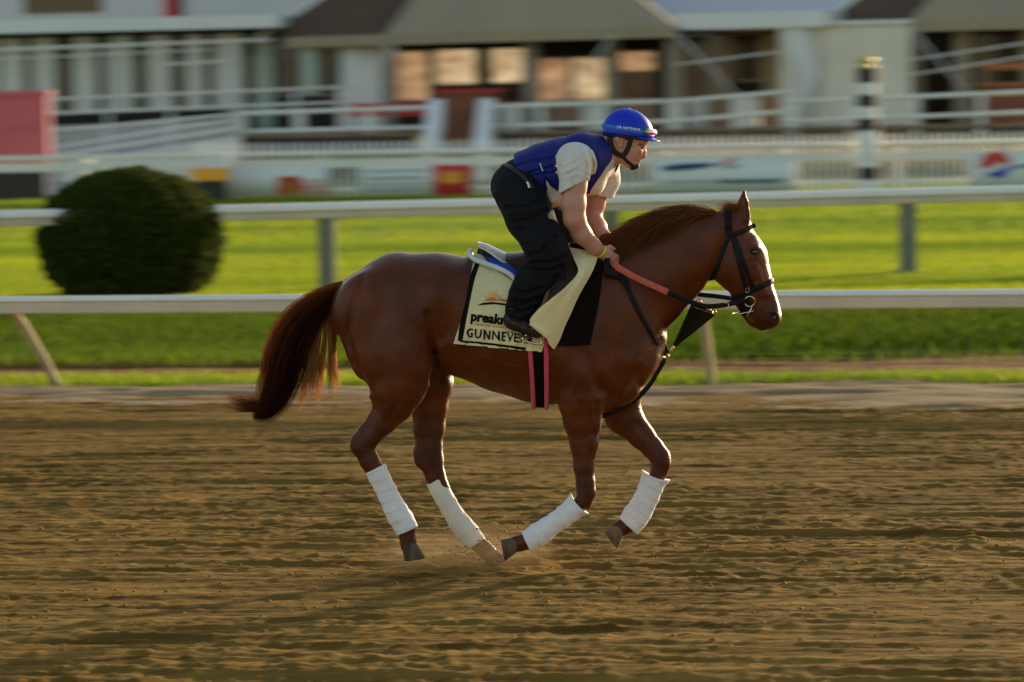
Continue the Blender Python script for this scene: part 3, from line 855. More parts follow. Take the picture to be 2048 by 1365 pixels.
# ---- deck
deck = empty('deck', (*BL.xy(1024), TURF_Z), 0, 'long raised deck with black skirt below the marquees', 'deck')
for p0, p1 in ((470, 830), (985, 1345), (1345, 1760), (1760, 2120)):
    m_ = MB(); BL.slab(m_, p0, p1-.5, TURF_Z-.05, DZ-.10, .15, .08); m_.build('skirt', MAT_SKIRT, deck)
for k in range(7):
    m_ = MB(); BL.slab(m_, 470, 2120, DZ-.098, DZ, k*1.5, 1.49); m_.build('board', MAT_DECK, deck)


def railing(label, segs, posts, py_of, r_=.058):
    root = empty('railing', (*BL.xy(segs[0][0]), DZ), 0, label, 'railing', 'white tube railings along the deck')
    for x0, y0, x1, y1 in segs: BL.rod('tube', MAT_RAIL, root, x0, y0, x1, y1, r_, .05)
    for px in posts: BL.part('post', MAT_WHITE_P, root, px-5, px+5, py_of(px), 266, .02, .10)
    return root


railing('white deck railing left of the stairs', [(470, 228, 872, 215), (480, 264, 872, 255)], (484, 600, 735, 864), lambda x: 226 - (x-480)*.032)
railing('white deck railing right of the stairs, behind the rider', [(958, 214, 1348, 203), (958, 254, 1348, 243)], (966, 1080, 1205, 1340), lambda x: 213 - (x-958)*.028)
railing('white railing rising along the ramp right of the rider', [(1348, 203, 1590, 183), (1348, 243, 1590, 222)], (1354, 1470, 1586), lambda x: 202 - (x-1348)*.083)
railing('white deck railing on the far right before the pale tent wall', [(1567, 205, 2110, 182), (1567, 244, 2110, 223)], (1575, 1700, 1830, 1960, 2080), lambda x: 204 - (x-1567)*.042)

# ---- stairs with white side panels
sr = empty('staircase', (*BL.xy(908), TURF_Z), 0, 'brown wooden stairs between two slanted white side panels', 'stairs')
for k in range(7):
    z1 = TURF_Z + (DZ-TURF_Z)*(k+1)/7; m_ = MB(); BL.slab(m_, 876, 940, TURF_Z-.02 if k == 0 else z1-.178, z1, -1.9 + k*.28, .30); m_.build('step', MAT_STAIR, sr)
for x0, sg in ((842, 1), (944, 1)):
    v = []
    for bk_ in (-2.0, .1):
        for th_ in (0, 28):
            q = BL.xy(x0 + th_ + (0 if bk_ < -1 else 16), bk_); zb = TURF_Z-.02; zt = (TURF_Z + .75) if bk_ < -1 else DZ + .85; v += [(*q, zb), (*q, zt)]
    mesh('side_panel', np.array(v), [(0, 2, 3, 1), (4, 5, 7, 6), (0, 1, 5, 4), (2, 6, 7, 3), (1, 3, 7, 5), (0, 4, 6, 2)], MAT_WHITE_P, sr, smooth=False)

# ---- marquees
def marquee(label, fl0, fl, fr, eave, apex_px, apex_y, backs, front_mat=MAT_CANVAS):
    (xa, ba), (xb, bb), (xc, bc_) = fl0, fl, fr
    z = BL.z((xb+xc)/2, eave, bb); root = empty('marquee', (*BL.xy(xb, bb), DZ), 0, label, 'marquee', 'olive canvas marquees on the deck')
    A = np.array([*BL.xy(xa, ba), z]); B = np.array([*BL.xy(xb, bb), z]); C_ = np.array([*BL.xy(xc, bc_), z]); T = np.array([*BL.xy(apex_px, bb+5.0), BL.z(apex_px, apex_y, bb+5.0)]); D_ = np.array([*BL.xy(xc+30, bb+12), z]); E_ = np.array([*BL.xy(xa, bb+12), z])
    vl = np.array([0, 0, -.30])

    def solid(pts, name, mat, th=.03):
        p = np.array(pts); n = np.cross(p[1]-p[0], p[2]-p[0]); n /= np.linalg.norm(n); m = len(p); v = np.vstack([p, p - n*th])
        return mesh(name, v, [tuple(range(m)), tuple(range(2*m-1, m-1, -1))] + [((i+1) % m, i, m+i, m+(i+1) % m) for i in range(m)], mat, root, smooth=False)
    solid([B, C_, T], 'roof_front', front_mat); solid([A, B, T], 'roof_side', MAT_ROOFSHADE); solid([C_, D_, T], 'roof_side', front_mat); solid([D_, E_, T], 'roof_back', front_mat); solid([E_, A, T], 'roof_side', front_mat)
    f_ = np.array([0, -.012, 0])
    solid([B+vl+f_, C_+vl+f_, C_+f_, B+f_], 'valance', front_mat); solid([A+vl+f_, B+vl+f_, B+f_, A+f_], 'valance', MAT_CANVAS)
    e = (T-A); mesh('lit_edge', *tube_geo([A, (A+T)/2, T], .07, 8), MAT_FASCIA, root)  # white tube stands for the sunlit rim of the roof
    return root, z


mqa, ZE = marquee('large olive marquee with dark left roof slope behind the rider', (518, 7.5), (772, 5.2), (1352, 2.5), 62, 1010, -230, None)
sky_cover, _z3 = marquee('added pale grey tent roof covering the bright sky behind the white fascia between the olive marquees', (1150, 16), (1250, 14), (1900, 13), 40, 1500, -160, None, MAT_ROOFW)  # added roof that covers the yellow glow of the sky
mqb, ZE2 = marquee('second olive marquee cut by the right edge of the picture', (1640, 5), (1822, 3.4), (2400, 2), 34, 2080, -240, None)
for px in (775, 1060, 1222, 1347):
    m_ = MB(); BL.slab(m_, px-13, px+13, DZ, ZE-.31, 3.2 if px > 1300 else 4.6, .30); m_.build('column', MAT_COLUMN, mqa)
for px in (1826, 1922, 2060):
    m_ = MB(); BL.slab(m_, px-13, px+15, DZ, ZE2-.31, 3.8, .30); m_.build('column', MAT_COLUMN, mqb)

for root, lines in ((mqa, ((1352, 66, 1490, 206), (1230, 70, 1110, 214), (790, 96, 700, 205), (1352, 130, 1560, 104))), (mqb, ((1824, 54, 1700, 150), (1824, 120, 2110, 78), (1824, 150, 2110, 104), (1824, 60, 1930, 180)))):
    for x0, y0, x1, y1 in lines: BL.rod('guy_rope', MAT_FASCIA, root, x0, y0, x1, y1, .022, 1.6)
# ---- pavilion wall with windows under and between the marquees
pv = empty('pavilion', (*BL.xy(1060, 7), DZ), 0, 'low pavilion with dark glazed front and painted warm reflections under the marquee', 'building')
m_ = MB(); BL.slab(m_, 545, 1560, DZ, ZE+.1, 7.0, .3); m_.build('wall', MAT_DARKWALL, pv)
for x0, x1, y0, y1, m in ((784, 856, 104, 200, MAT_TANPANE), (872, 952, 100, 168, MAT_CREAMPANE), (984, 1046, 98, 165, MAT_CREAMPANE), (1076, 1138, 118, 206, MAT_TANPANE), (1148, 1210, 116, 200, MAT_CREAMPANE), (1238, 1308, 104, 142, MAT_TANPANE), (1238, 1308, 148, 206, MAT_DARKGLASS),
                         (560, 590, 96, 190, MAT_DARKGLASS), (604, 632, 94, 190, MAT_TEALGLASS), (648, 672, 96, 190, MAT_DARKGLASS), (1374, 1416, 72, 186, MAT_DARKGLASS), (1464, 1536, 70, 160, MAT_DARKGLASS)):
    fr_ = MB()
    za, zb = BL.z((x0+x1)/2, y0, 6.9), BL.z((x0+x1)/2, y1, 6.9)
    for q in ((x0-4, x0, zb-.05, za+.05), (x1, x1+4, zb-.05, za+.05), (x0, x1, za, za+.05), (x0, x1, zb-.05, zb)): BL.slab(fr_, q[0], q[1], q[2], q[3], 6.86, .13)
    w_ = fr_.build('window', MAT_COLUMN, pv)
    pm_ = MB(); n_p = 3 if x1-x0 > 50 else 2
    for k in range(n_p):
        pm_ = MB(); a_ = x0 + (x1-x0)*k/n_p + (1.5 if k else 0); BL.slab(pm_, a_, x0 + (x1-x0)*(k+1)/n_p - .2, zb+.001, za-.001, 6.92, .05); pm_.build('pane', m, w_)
m_ = MB(); BL.slab(m_, 684, 768, DZ, BL.z(724, 90, 6.5), 6.5, .2); m_.build('white_panel', MAT_FASCIA, pv)
for px in (1438, 1546): m_ = MB(); BL.slab(m_, px-18, px+18, DZ, ZE-.2, 6.7, .28); m_.build('column', MAT_COLUMN, pv)
for k, (x0, x1, m) in enumerate(((1350, 1368, MAT_BROWNPANEL), (1370, 1412, MAT_WALLW), (1414, 1474, MAT_BROWNPANEL), (1476, 1514, MAT_WALLW), (1516, 1560, MAT_BROWNPANEL))):
    m_ = MB(); BL.slab(m_, x0, x1, DZ, BL.z(1450, 196, 4), 4.0 + .05*(k % 2), .12); m_.build('low_wall', m, pv)
m_ = MB(); BL.slab(m_, 1352, 1650, BL.z(1500, 57, 3), BL.z(1500, 24, 3), 3.0, 6.0); m_.build('fascia', MAT_FASCIA, pv)
m_ = MB(); BL.slab(m_, 1820, 2130, DZ, ZE2-.1, 7.0, .3); m_.build('wall', MAT_DARKWALL, pv)
for x0, x1 in ((1838, 1900), (1944, 1990), (1996, 2048)):
    m_ = MB(); BL.slab(m_, x0, x1, BL.z(1900, 190, 6.9), BL.z(1900, 66, 6.9), 6.9, .06); m_.build('pane', MAT_DARKGLASS, pv)

# ---- pale tent wall with gathered drape
tw = empty('tent_wall', (*BL.xy(1690, 3.4), DZ), 0, 'pale fabric tent wall with a gathered drape behind the striped pole', 'tent wall')
nx, nz = 60, 10; v = []; zt, zb = BL.z(1690, 50, 3.4), DZ-.02
for j in range(nz):
    for i in range(nx):
        px = 1560 + 262*i/(nx-1); q = BL.xy(px, 3.4 + .05*math.sin(i*1.15) + .02*math.sin(i*2.7)); v.append((*q, zb + (zt-zb)*j/(nz-1)))
sheet_f = [(j*nx+i, j*nx+i+1, (j+1)*nx+i+1, (j+1)*nx+i) for j in range(nz-1) for i in range(nx-1)]
mesh('wall', np.array(v), sheet_f, MAT_CURTAIN, tw)
v = []; n_ = 24; top0, top1 = (1556, 52), (1620, 52); mid = (1606, 128); bot = (1588, 245)
for j in range(n_):
    t = j/(n_-1)
    for i in range(13):
        s = i/12
        if t < .5: x = (1556 + 62*s)*(1-t*2) + (1598 + 44*s)*(t*2)
        else: x = (1598 + 44*s)*(2-t*2) + (1568 + 34*s)*(t*2-1)
        q = BL.xy(x, 3.15 + .06*math.sin(i*1.6 + t*2)); v.append((*q, zt - (zt-zb)*t))
mesh('drape', np.array(v), [(j*13+i, (j+1)*13+i, (j+1)*13+i+1, j*13+i+1) for j in range(n_-1) for i in range(12)], MAT_FASCIA, tw)
m_ = MB(); BL.slab(m_, 1556, 1826, zt, zt+.10, 3.25, .3); m_.build('head_rail', MAT_FASCIA, tw)

# ---- bar, tables and furniture on the deck
def table(px, py, wpx, back, label, mat):
    t = empty('table', (*BL.xy(px, back), DZ), 0, label, 'table', 'cloth covered tables on the deck')
    zt = DZ + .74; m_ = MB(); BL.slab(m_, px-wpx/2, px+wpx/2, zt, zt+.03, back, .8); m_.build('tabletop', mat, t)
    m_ = MB(); BL.slab(m_, px-wpx/2-1, px+wpx/2+1, zt-.32, zt-.002, back-.02, .02); m_.build('cloth', mat, t)
    for x in (px-wpx/2+4, px+wpx/2-6):
        for bk in (.05, .70): m_ = MB(); BL.slab(m_, x, x+3, DZ, zt-.002, back+bk, .04); m_.build('leg', MAT_DARKWALL, t)
    return t
table(735, 180, 70, 2.2, 'red clothed table at the left of the row beside the white panel', MAT_REDCLOTH)
table(820, 180, 60, 2.6, 'red clothed table next to the brown bar', MAT_REDCLOTH)
table(1012, 180, 46, 3.0, 'red clothed table just right of the brown bar', MAT_REDCLOTH)
br = empty('bar', (*BL.xy(930, 2.0), DZ), 0, 'red brown timber bar with red top at the head of the stairs', 'bar')
m_ = MB(); BL.slab(m_, 868, 992, DZ, DZ + 1.02, 1.9, .6); m_.build('counter', MAT_STAIR, br)
m_ = MB(); BL.slab(m_, 862, 998, DZ+1.022, DZ+1.10, 1.82, .76); m_.build('top', MAT_REDCLOTH, br)
for k in range(8): m_ = MB(); BL.slab(m_, 870+k*15.2, 883+k*15.2, DZ+.03, DZ+.97, 1.875, .024); m_.build('plank', MAT_STAIR, br)


def sofa(px, wpx, back, label, mat):
    t = empty('sofa', (*BL.xy(px, back), DZ), 0, label, 'sofa', 'lounge sofas on the deck')
    m_ = MB(); BL.slab(m_, px-wpx/2, px+wpx/2, DZ+.08, DZ+.40, back, .75); m_.build('seat', mat, t)
    m_ = MB(); BL.slab(m_, px-wpx/2, px+wpx/2, DZ+.40, DZ+.80, back+.55, .2); m_.build('backrest', mat, t)
    for x in (px-wpx/2-8, px+wpx/2): m_ = MB(); BL.slab(m_, x, x+8, DZ+.05, DZ+.58, back, .75); m_.build('armrest', mat, t)
    return t
sofa(1125, 74, 2.4, 'tan lounge sofa behind the railing left of the rider\'s helmet', MAT_BROWNPANEL)
sofa(1268, 64, 2.6, 'brown lounge sofa behind the railing just right of the rider\'s helmet', MAT_BROWNPANEL)
for px, lb in ((1020, 'pale square planter box beside the stairs on the deck'), (1184, 'pale square planter box between the two lounge sofas')):
    t = empty('planter', (*BL.xy(px, 1.0), DZ), 0, lb, 'planter', 'pale planter boxes on the deck')
    m_ = MB(); BL.slab(m_, px-19, px+19, DZ, DZ+.55, 1.0, .45); m_.build('box', MAT_WALLW, t)
    m_ = MB(); BL.slab(m_, px-21, px+21, DZ+.552, DZ+.60, .97, .51); m_.build('rim', MAT_WHITE_P, t)
cr = empty('counter', (*BL.xy(2010, 2.4), DZ), 0, 'orange red serving counter under the right marquee', 'counter')
m_ = MB(); BL.slab(m_, 1962, 2110, DZ, DZ+.95, 2.4, .6); m_.build('front', MAT_STAIR, cr)
m_ = MB(); BL.slab(m_, 1956, 2116, DZ+.952, DZ+1.02, 2.32, .76); m_.build('top', MAT_RUST, cr)
m_ = MB(); BL.slab(m_, 1966, 2106, DZ+1.35, DZ+1.52, 2.5, .4); m_.build('awning', MAT_RUST, cr)
for x in (1968, 2098): m_ = MB(); BL.slab(m_, x, x+4, DZ+1.022, DZ+1.348, 2.6, .05); m_.build('support', MAT_COLUMN, cr)

# ---- left pavilion: row of pale panels and dark openings, terrace rails, ramp
LL = Line(108, 101)
lb = empty('clubhouse', (*LL.xy(250, 6), TURF_Z), 0, 'long pale clubhouse with dark openings and white fascia at the upper left', 'building')
LZ = LL.z(250, 236)
m_ = MB(); LL.slab(m_, -120, 690, TURF_Z, LL.z(250, 58, 6.2), 6.2, .3); m_.build('wall', MAT_DARKWALL, lb)
for k, (x0, x1) in enumerate(((-60, -8), (2, 48), (66, 112), (146, 192), (222, 266), (296, 342), (372, 408), (430, 486), (514, 560), (592, 636))):
    m_ = MB(); m = MAT_TEALGLASS if k in (8,) else MAT_WALLW; LL.slab(m_, x0, x1, TURF_Z, LL.z(250, 72, 6), 6.0, .15); m_.build('panel', m, lb)
for k, x0 in enumerate((-8, 48, 112, 192, 266, 342, 408, 486, 560, 636)):
    m_ = MB(); LL.slab(m_, x0+3, x0+ (26 if x0 not in (48,) else 15), LZ+.1, LL.z(250, 118, 6.1), 6.12, .05); m_.build('pane', MAT_DARKGLASS, lb)
m_ = MB(); LL.slab(m_, -140, 560, LL.z(250, 62, 4.5), LL.z(250, 36, 4.5), 4.5, 2.5); m_.build('fascia', MAT_FASCIA, lb)
m_ = MB(); LL.slab(m_, -400, 900, LL.z(250, 36, 7.0)+.01, LL.z(250, -140, 7.0), 9.0, 2.0); m_.build('upper_wall', MAT_ROOFW, lb)
m_ = MB(); LL.slab(m_, 52, 206, LL.z(130, 25, 8.9), LL.z(130, -18, 8.9), 8.92, .07); m_.build('window', MAT_DARKGLASS, lb)
m_ = MB(); LL.slab(m_, 332, 366, LL.z(350, 34, 8.8), LL.z(350, -20, 8.8), 8.88, .10); m_.build('shutter', INK['red'], lb)
m_ = MB(); LL.slab(m_, 352, 364, LL.z(350, 32, 8.8), LL.z(350, -18, 8.8), 8.84, .03); m_.build('shutter', MAT_DARKWALL, lb)
rl = empty('railing', (*LL.xy(300, 2), TURF_Z), 0, 'triple white terrace railing in front of the pale clubhouse', 'railing', 'white tube railings along the deck')
for x0, y0, x1, y1, r_ in ((-60, 102, 545, 80, .04), (-60, 206, 700, 174, .04), (-60, 234, 690, 205, .045), (320, 130, 470, 122, .03), (-60, 122, 420, 100, .02)): LL.rod('tube', MAT_RAIL, rl, x0, y0, x1, y1, r_, 2.0)
for px in (-40, 90, 215, 340, 470, 590, 680): LL.part('post', MAT_WHITE_P, rl, px-3, px+3, 205 - px*.045, None, 2.03, .08)
for px in (-40, 215, 470): LL.part('post', MAT_WHITE_P, rl, px-2, px+2, 100 - px*.037, 206, 2.03, .06)
m_ = MB(); LL.slab(m_, -60, 470, TURF_Z, LL.z(250, 224), 4.5, .2); tb = m_.build('terrace_wall', MAT_SKIRT, lb)
# ramp with pickets rising to the deck
rp = empty('ramp', (*BL.xy(300, -1.5), TURF_Z), 0, 'white picketed ramp climbing right towards the deck', 'ramp')
def rp_y(px): return 318 - (px-120)*(318-262)/(480-120)
v = []
for bk in (-1.6, -.2):
    for px in (120, 480): q = BL.xy(px, bk); v += [(*q, TURF_Z), (*q, max(TURF_Z+.02, BL.z(px, rp_y(px)+8, bk)))]
mesh('ramp_body', np.array(v), [(0, 2, 3, 1), (4, 5, 7, 6), (1, 3, 7, 5), (0, 1, 5, 4), (2, 6, 7, 3)], MAT_WALLW, rp, smooth=False)
BL.rod('handrail', MAT_RAIL, rp, 110, 296, 485, 236, .045, -1.6); BL.rod('handrail', MAT_RAIL, rp, 110, 313, 485, 256, .06, -1.62)
BL.rod('handrail', MAT_RAIL, rp, 110, 262, 485, 228, .04, -.2)
pdm = None
for px in np.arange(92, 484, 9.0):
    q = BL.xy(px, -.15); z0 = TURF_Z; z1 = BL.z(px, 252 - (px-92)*.03, -.15)
    if pdm is None: m_ = MB(); m_.box((-.028, -.01, 0), (.028, .01, 1)); o = m_.build('picket', MAT_WHITE_P, rp, world=False); pdm = o.data
    else: o = link_mesh('picket', pdm, rp)
    o.location = Vector((q[0], q[1], z0)) - rp.location; o.scale = (1, 1, z1-z0)
# ================================================================== HORSE
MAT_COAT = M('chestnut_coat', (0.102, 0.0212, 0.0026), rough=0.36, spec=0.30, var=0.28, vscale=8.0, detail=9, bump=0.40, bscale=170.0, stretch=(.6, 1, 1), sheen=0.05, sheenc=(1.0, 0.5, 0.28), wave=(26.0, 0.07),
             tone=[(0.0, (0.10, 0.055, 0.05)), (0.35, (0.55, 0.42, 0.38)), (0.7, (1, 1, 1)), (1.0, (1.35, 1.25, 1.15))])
MAT_HOOF = M('hoof_horn', (0.21, 0.145, 0.085), rough=0.8, spec=.2, col2=(0.05, 0.038, 0.028), vscale=16, bump=0.3, bscale=60, stretch=(1, 1, 0.2))
MAT_EYE = M('horse_eye', (0.006, 0.004, 0.003), rough=0.06, spec=0.7, coat=0.6)
MAT_NOSTRIL = M('nostril_lining', (0.30, 0.045, 0.035), rough=0.35, sss=0.3)
MAT_MANE = M('mane_hair', (0.30, 0.120, 0.045), rough=0.5, spec=0.10, translucent=0.45, tone=[(0.0, (0.35, 0.30, 0.3)), (1.0, (1.35, 1.2, 1.1))])
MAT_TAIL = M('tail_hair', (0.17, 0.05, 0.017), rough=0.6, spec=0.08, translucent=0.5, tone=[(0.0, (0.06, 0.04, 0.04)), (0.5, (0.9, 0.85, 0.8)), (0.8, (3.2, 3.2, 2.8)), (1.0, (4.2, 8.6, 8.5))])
MAT_LEATHER = M('black_leather', (0.008, 0.007, 0.007), rough=0.5, spec=0.16, bump=0.15, bscale=150)
MAT_STEEL = M('bright_steel', (0.78, 0.77, 0.74), rough=0.16, metal=1.0)
MAT_BRASS = M('brass', (0.75, 0.55, 0.22), rough=0.22, metal=1.0)
MAT_RUBBER = M('coral_rubber', (0.56, 0.125, 0.075), rough=0.6, bump=0.5, bscale=220, var=0.12, vscale=60)

HF = Field(W(640, 0, 0) * [1, 0, 0] + [0, -0.36, -0.03], W(1582, 0, 0) * [1, 0, 0] + [0, 0.36, 1.97], 0.0068)
# trunk
HF.chain([st(745, 622, 0, 84, .185), st(800, 602, 0, 95, .245), st(870, 615, 0, 108, .265), st(950, 638, 0, 120, .262),
          st(1020, 655, 0, 131, .292), st(1090, 663, 0, 145, .285), st(1160, 655, 0, 150, .240), st(1215, 655, 0, 122, .195)], 0.03)
HF.chain([st(1215, 655, 0, 110, .18), st(1254, 706, 0, 63, .165)], 0.06)
HF.chain([st(1110, 530, 0, 22, .06), st(1185, 518, 0, 20, .045), st(1225, 512, 0, 26, .05)], 0.10)
# neck
HF.chain([st(1215, 602, 0, 108, .155), st(1275, 575, 0, 101, .125), st(1325, 534, 0, 88, .105), st(1375, 503, 0, 73, .092), st(1424, 489, 0, 66, .084)], 0.035)
# head
HF.chain([st(1466, 456, 0, 36, .080), st(1487, 518, 0, 46, .088), st(1500, 560, 0, 41, .072), st(1518, 600, 0, 33, .056), st(1532, 625, 0, 27, .052), st(1540, 637, 0, 20, .050)], 0.035)
HF.E(st(1472, 520, 0, 44, .080), st(1470, 541, 0, 40, .074), 0.05)          # cheek
HF.E(st(1444, 470, 0, 40, .08), st(1462, 462, 0, 34, .075), 0.05)           # poll
HF.chain([st(1484, 594, 0, 22, .052), st(1500, 632, 0, 12, .038), st(1506, 641, 0, 11, .036), st(1524, 651, 0, 11.5, .036)], 0.016)       # lower jaw and lip
for sy in (-1, 1):
    HF.E(st(1489, 436, sy*.050, 12, .030), st(1486, 408, sy*.062, 11.5, .022), 0.02)   # ears
    HF.E(st(1486, 408, sy*.062, 11.5, .022), st(1488, 383, sy*.066, 3, .008), 0.008)
# near hind leg
NH = [st(750, 624, -.115, 84, .145), st(783, 700, -.145, 88, .130), st(793, 768, -.150, 61, .098), st(787, 808, -.145, 40, .075),
      st(765, 840, -.14, 29, .056), st(737, 872, -.14, 24, .045), st(724, 892, -.14, 21.5, .038), st(739, 922, -.14, 19, .034), st(750, 942, -.14, 17, .031)]
HF.chain(NH, 0.035, 0.02)
HF.E(st(712, 880, -.14, 9, .022), st(716, 893, -.14, 9, .022), 0.03)        # point of hock
HF.chain([st(750, 942, -.14, 17, .030), st(783, 1005, -.14, 14, .024), st(800, 1035, -.14, 14, .026), st(811, 1052, -.14, 19, .033), st(816, 1078, -.14, 15.5, .027), st(818, 1092, -.14, 17, .034)], 0.02)
# far hind leg
HF.chain([st(775, 640, .115, 80, .145), st(838, 715, .14, 72, .120), st(858, 768, .145, 48, .095), st(859, 810, .14, 37, .072),
          st(858, 855, .135, 31, .052), st(858, 895, .13, 26, .044), st(861, 920, .13, 25, .040), st(871, 952, .13, 19, .032), st(880, 972, .13, 16, .03)], 0.035, 0.02)
HF.E(st(836, 905, .13, 9, .022), st(839, 922, .13, 10, .022), 0.03)
HF.chain([st(880, 972, .13, 16, .029), st(910, 1025, .13, 14, .024), st(930, 1055, .13, 14, .026), st(945, 1076, .13, 19, .033), st(968, 1098, .13, 15.5, .027), st(978, 1107, .13, 17, .033)], 0.02)
# near fore leg
HF.chain([st(1190, 640, -.115, 85, .105), st(1172, 735, -.15, 62, .095), st(1163, 800, -.155, 47, .078), st(1165, 842, -.15, 38, .060),
          st(1168, 885, -.145, 28, .046), st(1168, 935, -.14, 20, .038), st(1171, 965, -.14, 18, .037), st(1172, 985, -.14, 18.5, .037), st(1166, 1004, -.14, 16, .033)], 0.04, 0.02)
HF.chain([st(1166, 1004, -.14, 16, .032), st(1130, 1032, -.14, 13, .024), st(1085, 1064, -.14, 13, .024), st(1062, 1080, -.14, 18, .033), st(1040, 1087, -.14, 15, .027), st(1030, 1089, -.14, 16, .033)], 0.02)
# far fore leg
HF.chain([st(1215, 690, .10, 70, .10), st(1232, 780, .14, 50, .085), st(1247, 832, .15, 37, .062), st(1283, 872, .15, 25.5, .046),
          st(1306, 897, .145, 21, .038), st(1320, 914, .14, 19.5, .038), st(1322, 928, .14, 18, .036), st(1317, 946, .14, 16, .032)], 0.04, 0.02)
HF.chain([st(1317, 946, .14, 16, .031), st(1296, 990, .14, 13.5, .024), st(1276, 1025, .14, 13.5, .025), st(1265, 1043, .14, 18.5, .033), st(1247, 1054, .14, 15, .027), st(1238, 1059, .14, 17, .033)], 0.02)
# breast
for sy in (-1, 1):
    HF.E(st(1254, 702, sy*.075, 58, .085), st(1238, 762, sy*.085, 48, .075), 0.05)
HF.E(st(1250, 720, 0, 55, .14), st(1232, 780, 0, 36, .12), 0.05)


def pxl(*pts): return [tuple(W(a, b, 0)) for a, b in pts]


def BR(p, sg, am, side=0): HF.brush(p, sg, am*1.45, side)


BR(pxl((728, 556), (709, 610), (700, 665), (713, 720), (742, 778)), 5.0*PXM, -.011)
BR(pxl((770, 590), (742, 680), (762, 752)), 13*PXM, -.007)
BR(pxl((868, 572)), 17*PXM, .012)
BR(pxl((905, 540), (950, 545)), 14*PXM, .006)
BR(pxl((893, 640), (888, 668)), 24*PXM, -.018)
BR(pxl((856, 622), (861, 655), (868, 700)), 4.5*PXM, -.013)
BR(pxl((868, 700), (874, 728), (868, 752)), 4*PXM, -.014, -1)
BR(pxl((850, 738)), 22*PXM, .012)
BR(pxl((884, 690), (905, 680), (930, 672)), 9*PXM, .007)
BR(pxl((808, 640), (812, 700), (800, 760)), 26*PXM, .010)
BR(pxl((752, 815), (731, 862)), 4.5*PXM, -.007)
BR(pxl((800, 800), (775, 842)), 5*PXM, -.005)
BR(pxl((1150, 735)), 33*PXM, .014)
BR(pxl((1160, 695), (1180, 735), (1198, 772)), 9*PXM, -.012)
BR(pxl((1270, 715)), 22*PXM, .012)
BR(pxl((1237, 795), (1252, 768), (1266, 742)), 6*PXM, -.010)
BR(pxl((1281, 775), (1272, 750), (1280, 726)), 4.5*PXM, -.006)
BR(pxl((1392, 560), (1335, 648), (1288, 712)), 8*PXM, -.011)
BR(pxl((1300, 560), (1345, 540)), 34*PXM, .008)
BR(pxl((1220, 570), (1200, 640), (1185, 690)), 16*PXM, .008)
BR(pxl((1232, 590), (1245, 640), (1240, 690)), 12*PXM, -.007)
BR(pxl((1160, 800), (1164, 850), (1166, 890)), 5*PXM, -.006)
BR(pxl((1190, 800), (1184, 860)), 5*PXM, -.004)
BR(pxl((1128, 800), (1150, 786)), 9*PXM, -.003)
BR(pxl((1275, 850), (1300, 880)), 4*PXM, -.005)
for k, x in enumerate((955, 985, 1015, 1045)):
    BR(pxl((x, 690), (x+6, 735), (x+14, 765)), 7*PXM, .0035)
# veins and tendons that stand out on a fit horse
for vn in (((1210, 690), (1222, 720), (1218, 752)), ((1186, 770), (1180, 800), (1184, 836)), ((1150, 758), (1140, 790), (1148, 820)), ((1255, 668), (1250, 700), (1262, 728)), ((840, 690), (828, 722), (834, 748)), ((960, 706), (1000, 722), (1040, 730)),
           ((1508, 548), (1512, 575), (1522, 596)), ((1496, 560), (1500, 582), (1512, 606))):
    HF.brush(pxl(*vn), 1.9*PXM, .0042)
BR = HF.brush
# head modelling
BR(pxl((1455, 462), (1440, 505), (1424, 545), (1420, 562)), 7*PXM, -.014)
BR(pxl((1466, 540)), 20*PXM, .008)
BR(pxl((1508, 528), (1520, 560), (1528, 588)), 4.5*PXM, .007)
BR(pxl((1502, 565), (1512, 598)), 8*PXM, -.008)
BR(pxl((1497, 489), (1512, 492)), 5*PXM, .009)
BR(pxl((1496, 472), (1503, 460)), 7*PXM, -.007)
BR(pxl((1506, 504)), 6*PXM, -.003)
BR(pxl((1497, 514), (1513, 514)), 3.5*PXM, .005)
BR(pxl((1547, 632)), 11*PXM, .008)
BR(pxl((1540, 612), (1535, 600)), 6*PXM, -.006)
BR(pxl((1490, 622), (1502, 636), (1514, 649), (1530, 655)), 2.8*PXM, -.009)
BR(pxl((1524, 642), (1534, 648)), 6*PXM, .004)
BR(pxl((1512, 610), (1520, 630)), 7*PXM, -.004)
for sy in (-1, 1):
    nz = HF.hit(W(1547, 633, 0) + [0, sy*.3, 0], [0, -sy, 0])[0]
    HF.C(nz + [-.010, sy*.004, .014], nz + [.006, sy*.002, -.014], .013, .016, 0.008, sub=True)
    ey = HF.hit(W(1507, 504, 0) + [0, sy*.3, 0], [0, -sy, 0])[0]
    HF.C(ey + [-.010, -sy*.0, -.001], ey + [.010, -sy*.004, .0], .012, .012, 0.008, sub=True)
    # hollow of the ear
    HF.E(st(1495, 432, sy*.072, 6, .012), st(1492, 396, sy*.080, 4.5, .010), 0.006, sub=True)

horse = empty('horse', (0, 0, 0), 0, 'chestnut horse cantering right along the dirt track under its rider', 'horse')
V, F_ = HF.smooth_surface(7)
# coat tones: darker grey muzzle, darker joints, paler belly, and painted leg shade
px_, pz_ = V[:, 0], V[:, 2]


def gz(p, s): q = W(p[0], p[1], 0); return np.exp(-((px_-q[0])**2 + (pz_-q[2])**2)/(2*(s*PXM)**2))


